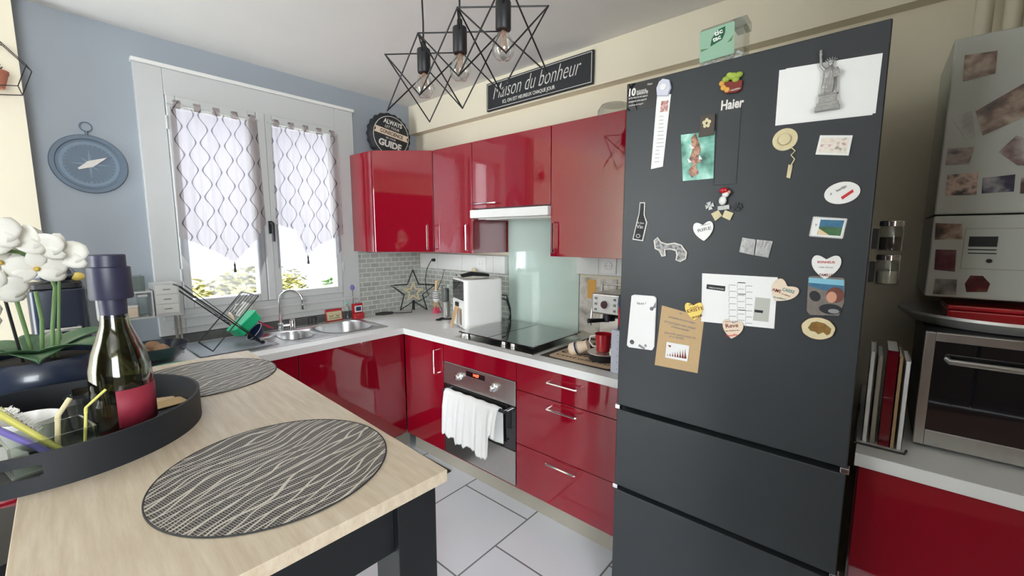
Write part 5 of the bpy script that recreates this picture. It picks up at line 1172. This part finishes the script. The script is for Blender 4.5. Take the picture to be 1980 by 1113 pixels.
t = thing('red_framed_tin','small red framed sign with cups print standing behind the large sink bowl','sign',T=Matrix.Translation((1.43,2.955,WZ)) @ Matrix.Rotation(-.12,4,'X')); box('frame','coffeered',(-.063,-.012,0),(.063,0,.090),t,bevel=.006); box('panel','straw',(-.054,-.014,.010),(.054,-.012,.072),t)
for x in (-.024,.024): MB().tube([(x-.014+.028*k/6, -.0155, .048-.014*math.sin(PI*k/6)) for k in range(7)],.0018,6).build('cup_print','ink',t)
lettering('LA CUISINE','ink',None,(-.04,0),(.04,0),.0,h=.009).name = 'caption'
o = bpy.data.objects['caption']; o.data.transform(Matrix.Translation((0,-.0145,.018)) @ Matrix.Rotation(PI/2,4,'X')); o.parent = t
t = thing('sponge_clip','small black wire sponge holder left of the red framed sign','holder',(1.27,2.94,WZ)); MB().tube([(-.03,0,.004),(-.03,0,.05),(-.01,-.01,.058),(.015,-.01,.05),(.02,0,.004)],.0028,6).tube([(-.012,-.015,.004),(-.012,-.015,.05),(.02,-.01,.055),(.025,0,.03)],.0028,6).build('wire','blackmetal',t)
t = thing('soap_bottle','slim clear green soap bottle beside the red holder','bottle',(1.535,2.955,WZ)); MB().lathe([(.016,0),(.018,.004),(.018,.09),(.008,.105),(.008,.115)],20).build('bottle','clearplastic',t); MB().lathe([(.009,.115),(.009,.13),(.004,.135)],14).build('cap','mint',t)
# folding dish rack (X profile) with dishes
t = thing('dish_rack','folding X-shaped steel dish rack standing on the drainer','dish rack',(.0,.0,.8945))
xa,za,xb,zb = .485,.36,.835,.004; xc,zc_,xd,zd = .600,.004,.835,.275; Y0,Y1 = 2.60,2.90
b = MB()
for y in (Y0,Y1): b.tube([(xa,y,za),(xb,y,zb)],.0038,8).tube([(xa+.02,y,za+.004),(xb-.01,y,zb+.018)],.002,6)
for k in range(2): b.tube([((xa,xb)[k],Y0,(za,zb)[k]),((xa,xb)[k],Y1,(za,zb)[k])],.0038,8)
for k in range(8): f_ = .55+k*.055; b.tube([(xa+(xb-xa)*f_,Y0,za+(zb-za)*f_),(xa+(xb-xa)*f_,Y1,za+(zb-za)*f_)],.0018,6)
b.build('long_frame','blackmetal',t)
b = MB()
for y in (Y0+.01,Y1-.01): b.tube([(xc,y,zc_),(xd,y,zd)],.0034,8)
b.tube([(xd,Y0+.01,zd),(xd,Y1-.01,zd)],.0034,8).tube([(xc,Y0+.01,zc_),(xc,Y1-.01,zc_)],.0034,8)
for k in range(6): y = Y0+.04+k*.045; b.tube([(xd,y,zd),(xd-.09,y,zd-.105)],.0016,6)
b.build('cross_frame','blackmetal',t)
MB().cyl((xb,Y0-.008,zb+.005),(xb,Y0+.008,zb+.005),.010,seg=14).build('joint_cap','black',t)
TD = Matrix.Translation((.80,2.70,.985)) @ Matrix.Rotation(math.radians(-38),4,'Y') @ Matrix.Rotation(.25,4,'Z')
t = thing('food_container','bright green plastic food box leaning in the dish rack','container',T=TD); MB().prism(rrect(.15,.11,.02),0,.045).build('box','green',t,bevel=.004); MB().prism(rrect(.16,.12,.022),.045,.056).build('rim','green',t,bevel=.002)
t = thing('soup_bowl','dark blue and white plastic bowl lying under the green box in the rack','bowl',T=Matrix.Translation((.845,2.66,.935)) @ Matrix.Rotation(math.radians(-50),4,'Y')); MB().lathe([(.025,0),(.032,.003),(.055,.035),(.057,.040),(.053,.038),(.029,.006),(.001,.006)],32).build('bowl','navy',t); MB().lathe([(.0565,.0385),(.056,.042),(.052,.040)],32,None,False,False).build('white_rim','plasticwhite',t)
t = thing('white_cup','white plastic cup upside down in the dish rack behind the green box','cup',T=Matrix.Translation((.80,2.80,1.03)) @ Matrix.Rotation(math.radians(25),4,'Y')); MB().lathe([(.036,0),(.034,0.001),(.028,.085),(.024,.088),(.001,.088)],28).build('cup','plasticwhite',t); MB().tube([(-.03,0,.02),(-.055,0,.03),(-.055,0,.06),(-.027,0,.07)],.004,8).build('handle','plasticwhite',t)
for i,(x,y,z,a,lab) in enumerate(((.745,2.83,1.01,.5,'pale pink plastic plate at the back of the dish rack'),(.94,2.86,.94,-.3,'pink plastic bowl leaning beside the small sink bowl'))):
    t = thing('pink_dish',lab,'dish',T=Matrix.Translation((x,y,z)) @ Matrix.Rotation(a+.9,4,'Y')); MB().lathe([(.02,0),(.045,.006),(.052,.014),(.049,.013),(.02,.003),(.001,.003)],30).build('dish','pink' if i else 'cream_card',t)
t = thing('draining_tray','grey plastic draining tray under the dish rack','tray',(.60,2.53,.8945-.0005)); MB().prism(rrect(.34,.37,.02,cx=.10,cy=.19),0.0,.003).build('tray',mat('grey_tray_plastic',srgb(150,158,166),.4),t,bevel=.001)
# ================================================================ LEFT END OF THE WORKTOP
t = thing('worktop_shelf','grey two-tier worktop organiser with three small drawers and thin legs','shelf',(.20,2.74,WZ))
b = MB(); b.box(.0,0,.335,.20,.14,.343).box(.0,0,.205,.31,.14,.213).box(0,0,.213,.006,.14,.335).box(.194,0,.213,.20,.14,.335); b.build('shelf_board','pvc',t,bevel=.001)
b = MB().box(.205,0,.213,.305,.14,.375); b.build('drawer_case','pvc',t,bevel=.002)
for k in range(3):
    d = box('drawer','tilewhite',(.211,-.003,.222+k*.05),(.299,.0,.267+k*.05),t,bevel=.001); box('drawer_pull','greyink',(.240,-.006,.242+k*.05),(.270,-.003,.247+k*.05),d)
for x,y in ((.006,.006),(.006,.13),(.285,.006),(.300,.006),(.300,.13)): b = MB().box(x-.004,y-.004,0,x+.004,y+.004,.206).build('leg','steel',t)
t = thing('clear_storage_box','open clear plastic box standing on top of the worktop organiser','box',(.215,2.75,WZ+.3435)); b = MB(); b.box(0,0,0,.16,.11,.003).box(0,0,.003,.16,.003,.075).box(0,.107,.003,.16,.11,.075).box(0,.003,.003,.003,.107,.075).box(.157,.003,.003,.16,.107,.075); b.build('box','clearplastic',t)
for i,(x,w_,h_,m_,lab) in enumerate(((.03,.055,.045,'pale_wood','small pale wooden box on the lower shelf, left'),(.09,.05,.05,'cream_card','small beige tin on the lower shelf, middle'),(.145,.035,.10,'clearplastic','tall clear jar on the lower shelf, right'))):
    t = thing('small_box' if i<2 else 'storage_jar',lab,'box' if i<2 else 'jar',(.20+x,2.76,WZ+.2135)); box('body',m_,(0,0,0),(w_,.06,h_),t,bevel=.003); box('lid','plasticwhite',(-.001,-.001,h_),(w_+.001,.061,h_+.012),t,bevel=.002)
t = thing('fruit_bowl','wide black bowl holding potatoes in front of the organiser','bowl',(.365,2.61,WZ)); MB().lathe([(.05,0),(.07,.004),(.115,.05),(.135,.092),(.131,.092),(.11,.052),(.066,.009),(.001,.009)],48).build('bowl','potnavy',t)
rnd = random.Random(9)
for i,(x,y,z,s_,lab) in enumerate(((-.05,-.02,.06,1.0,'large potato at the left of the black bowl'),(.02,-.05,.068,1.15,'long potato lying on the front rim of the black bowl'),(.03,.04,.06,.9,'round potato at the back right of the black bowl'),(-.03,.05,.062,.9,'small potato at the back left of the black bowl'),(-.005,.0,.085,.95,'top potato in the middle of the black bowl'))):
    b = MB(); b.ell((0,0,0),(.042*s_,.029*s_,.028*s_),18,12); o = b.build('potato','rust')
    for v in o.data.vertices: v.co *= 1+.10*noise.noise(v.co*40+Vector((i*3,0,0)))
    o.location = (.365+x,2.61+y,WZ+z); o.rotation_euler = (rnd.uniform(-.3,.3),rnd.uniform(-.2,.2),rnd.uniform(0,3)); tag(o,lab,'potato')
t = thing('mint_plate','mint green oval plate lying in front of the black bowl','plate',(.40,2.455,WZ)); MB().lathe([(.04,0),(.055,.002),(.085,.012),(.083,.014),(.05,.004),(.001,.004)],40,Matrix.Diagonal((1,.8,1,1))).build('plate','mint',t)
o = MB().prism(rrect(.13,.10,.01),0,.003).build('pot_holder',photomat('red_white_print',[(190,60,70),(235,225,220),(225,215,210),(170,90,90)],30,4)); o.location = (.535,2.455,WZ); tag(o,'small red and white patterned pot holder by the worktop edge','pot holder')
t = thing('bread_machine','tall dark blue grey kitchen appliance at the left under the wall, behind the bottle','appliance',(.07,2.60,WZ))
MB().prism(rrect(.17,.20,.035,6),.0,.40).build('body','potnavy',t,bevel=.008); MB().prism(rrect(.15,.18,.03,6),.40,.425).build('lid','black',t,bevel=.005); MB().tube([(-.05,-.103,.24),(-.05,-.135,.24),(.05,-.135,.24),(.05,-.103,.24)],.008,10).build('handle','steel',t)
t = thing('cloth_bundle','crumpled dark cloth with white print lying on the tall appliance','cloth',(.07,2.60,WZ+.4255)); b = MB(); b.ell((0,0,.030),(.075,.07,.030),28,16); o = b.build('cloth',photomat('cloth_print',[(30,36,48),(60,66,78),(200,200,205),(40,46,58)],26,7),t)
for v in o.data.vertices: v.co.z = max(0,v.co.z*(1+.5*noise.noise(v.co*30))); 
o = MB().ell((0,0,.0),(.022,.020,.018),16,10).build('lemon','yellow'); o.location = (.135,2.565,WZ+.445); tag(o,'yellow lemon resting on the tall appliance beside the cloth','lemon')
for i,(x,lab,ln) in enumerate(((.145,'slim white tray leaning against the tall appliance, front one',.35),(.165,'slim white tray leaning against the tall appliance, back one',.35))):
    o = MB().box(-.004,-.08,0,.004,.08,.16,Matrix.Rotation(-.45,4,'Y')).build('plastic_tray','plasticwhite',None,bevel=.002); o.location = (x+.10,2.50,WZ+.004); tag(o,lab,'tray')
# rug
o = MB().prism(rrect(2.6,1.7,.02),0,.008).build('added_dark_rug','darkener'); o.location = (-.62,-.35,0); tag(o,'large dark brown rug added behind the camera to darken the cabinet reflections','rug')  # unseen, added so the lower cabinets mirror less bright floor
o = MB().box(1.05,1.95,0,1.66,2.42,.010).build('floor_mat','rugdark',bevel=.003); tag(o,'dark speckled mat on the tiles in the inner corner of the base cabinets','mat')
# ================================================================ GARDEN SEEN THROUGH THE WINDOW
M['bushA'] = leafmat('yellow_green_foliage',(128,120,66),(96,96,48)); M['bushB'] = leafmat('green_foliage',(66,104,48),(90,120,60)); M['bark'] = mat('bush_bark',srgb(90,75,60),.9)
def bush(name,lab,loc,r,m_,n,sd,lf=.09):
    t = thing(name,lab,'bush',loc); rnd = random.Random(sd); b = MB()
    for i in range(n):
        d = Vector((rnd.gauss(0,1),rnd.gauss(0,1),rnd.gauss(0,1))).normalized()*(r*rnd.uniform(.55,1)); c = Vector((d.x*1.25,d.y,d.z*.9+r*1.0))
        a,e = rnd.uniform(0,6.28),rnd.uniform(-1,1); u = Vector((math.cos(a),math.sin(a),e*.5)).normalized(); w = u.cross(Vector((rnd.gauss(0,1),rnd.gauss(0,1),1))).normalized()
        b._f([b.v(c-u*lf),b.v(c+w*lf*.35),b.v(c+u*lf),b.v(c-w*lf*.35)])
    b.build('foliage',m_,t,sharp=180); q = MB()
    for k in range(5): q.tube([(.03*k-.06,0,0),(.12*(k-2)*r,.05*(k%2),r*.7),(.3*(k-2)*r,0,r*1.3)],[.03,.02,.008],6)
    q.build('branch','bark',t); return t
bush('garden_bush','yellow green bush outside the left window pane',(1.25,6.2,-.5),.82,'bushA',2600,1)
bush('garden_bush','yellowish bush outside near the middle post of the window',(2.75,8.4,-.5),.80,'bushA',1800,2)
bush('garden_bush','fresh green bush outside the right window pane',(4.25,7.3,-.5),.80,'bushB',2000,3)
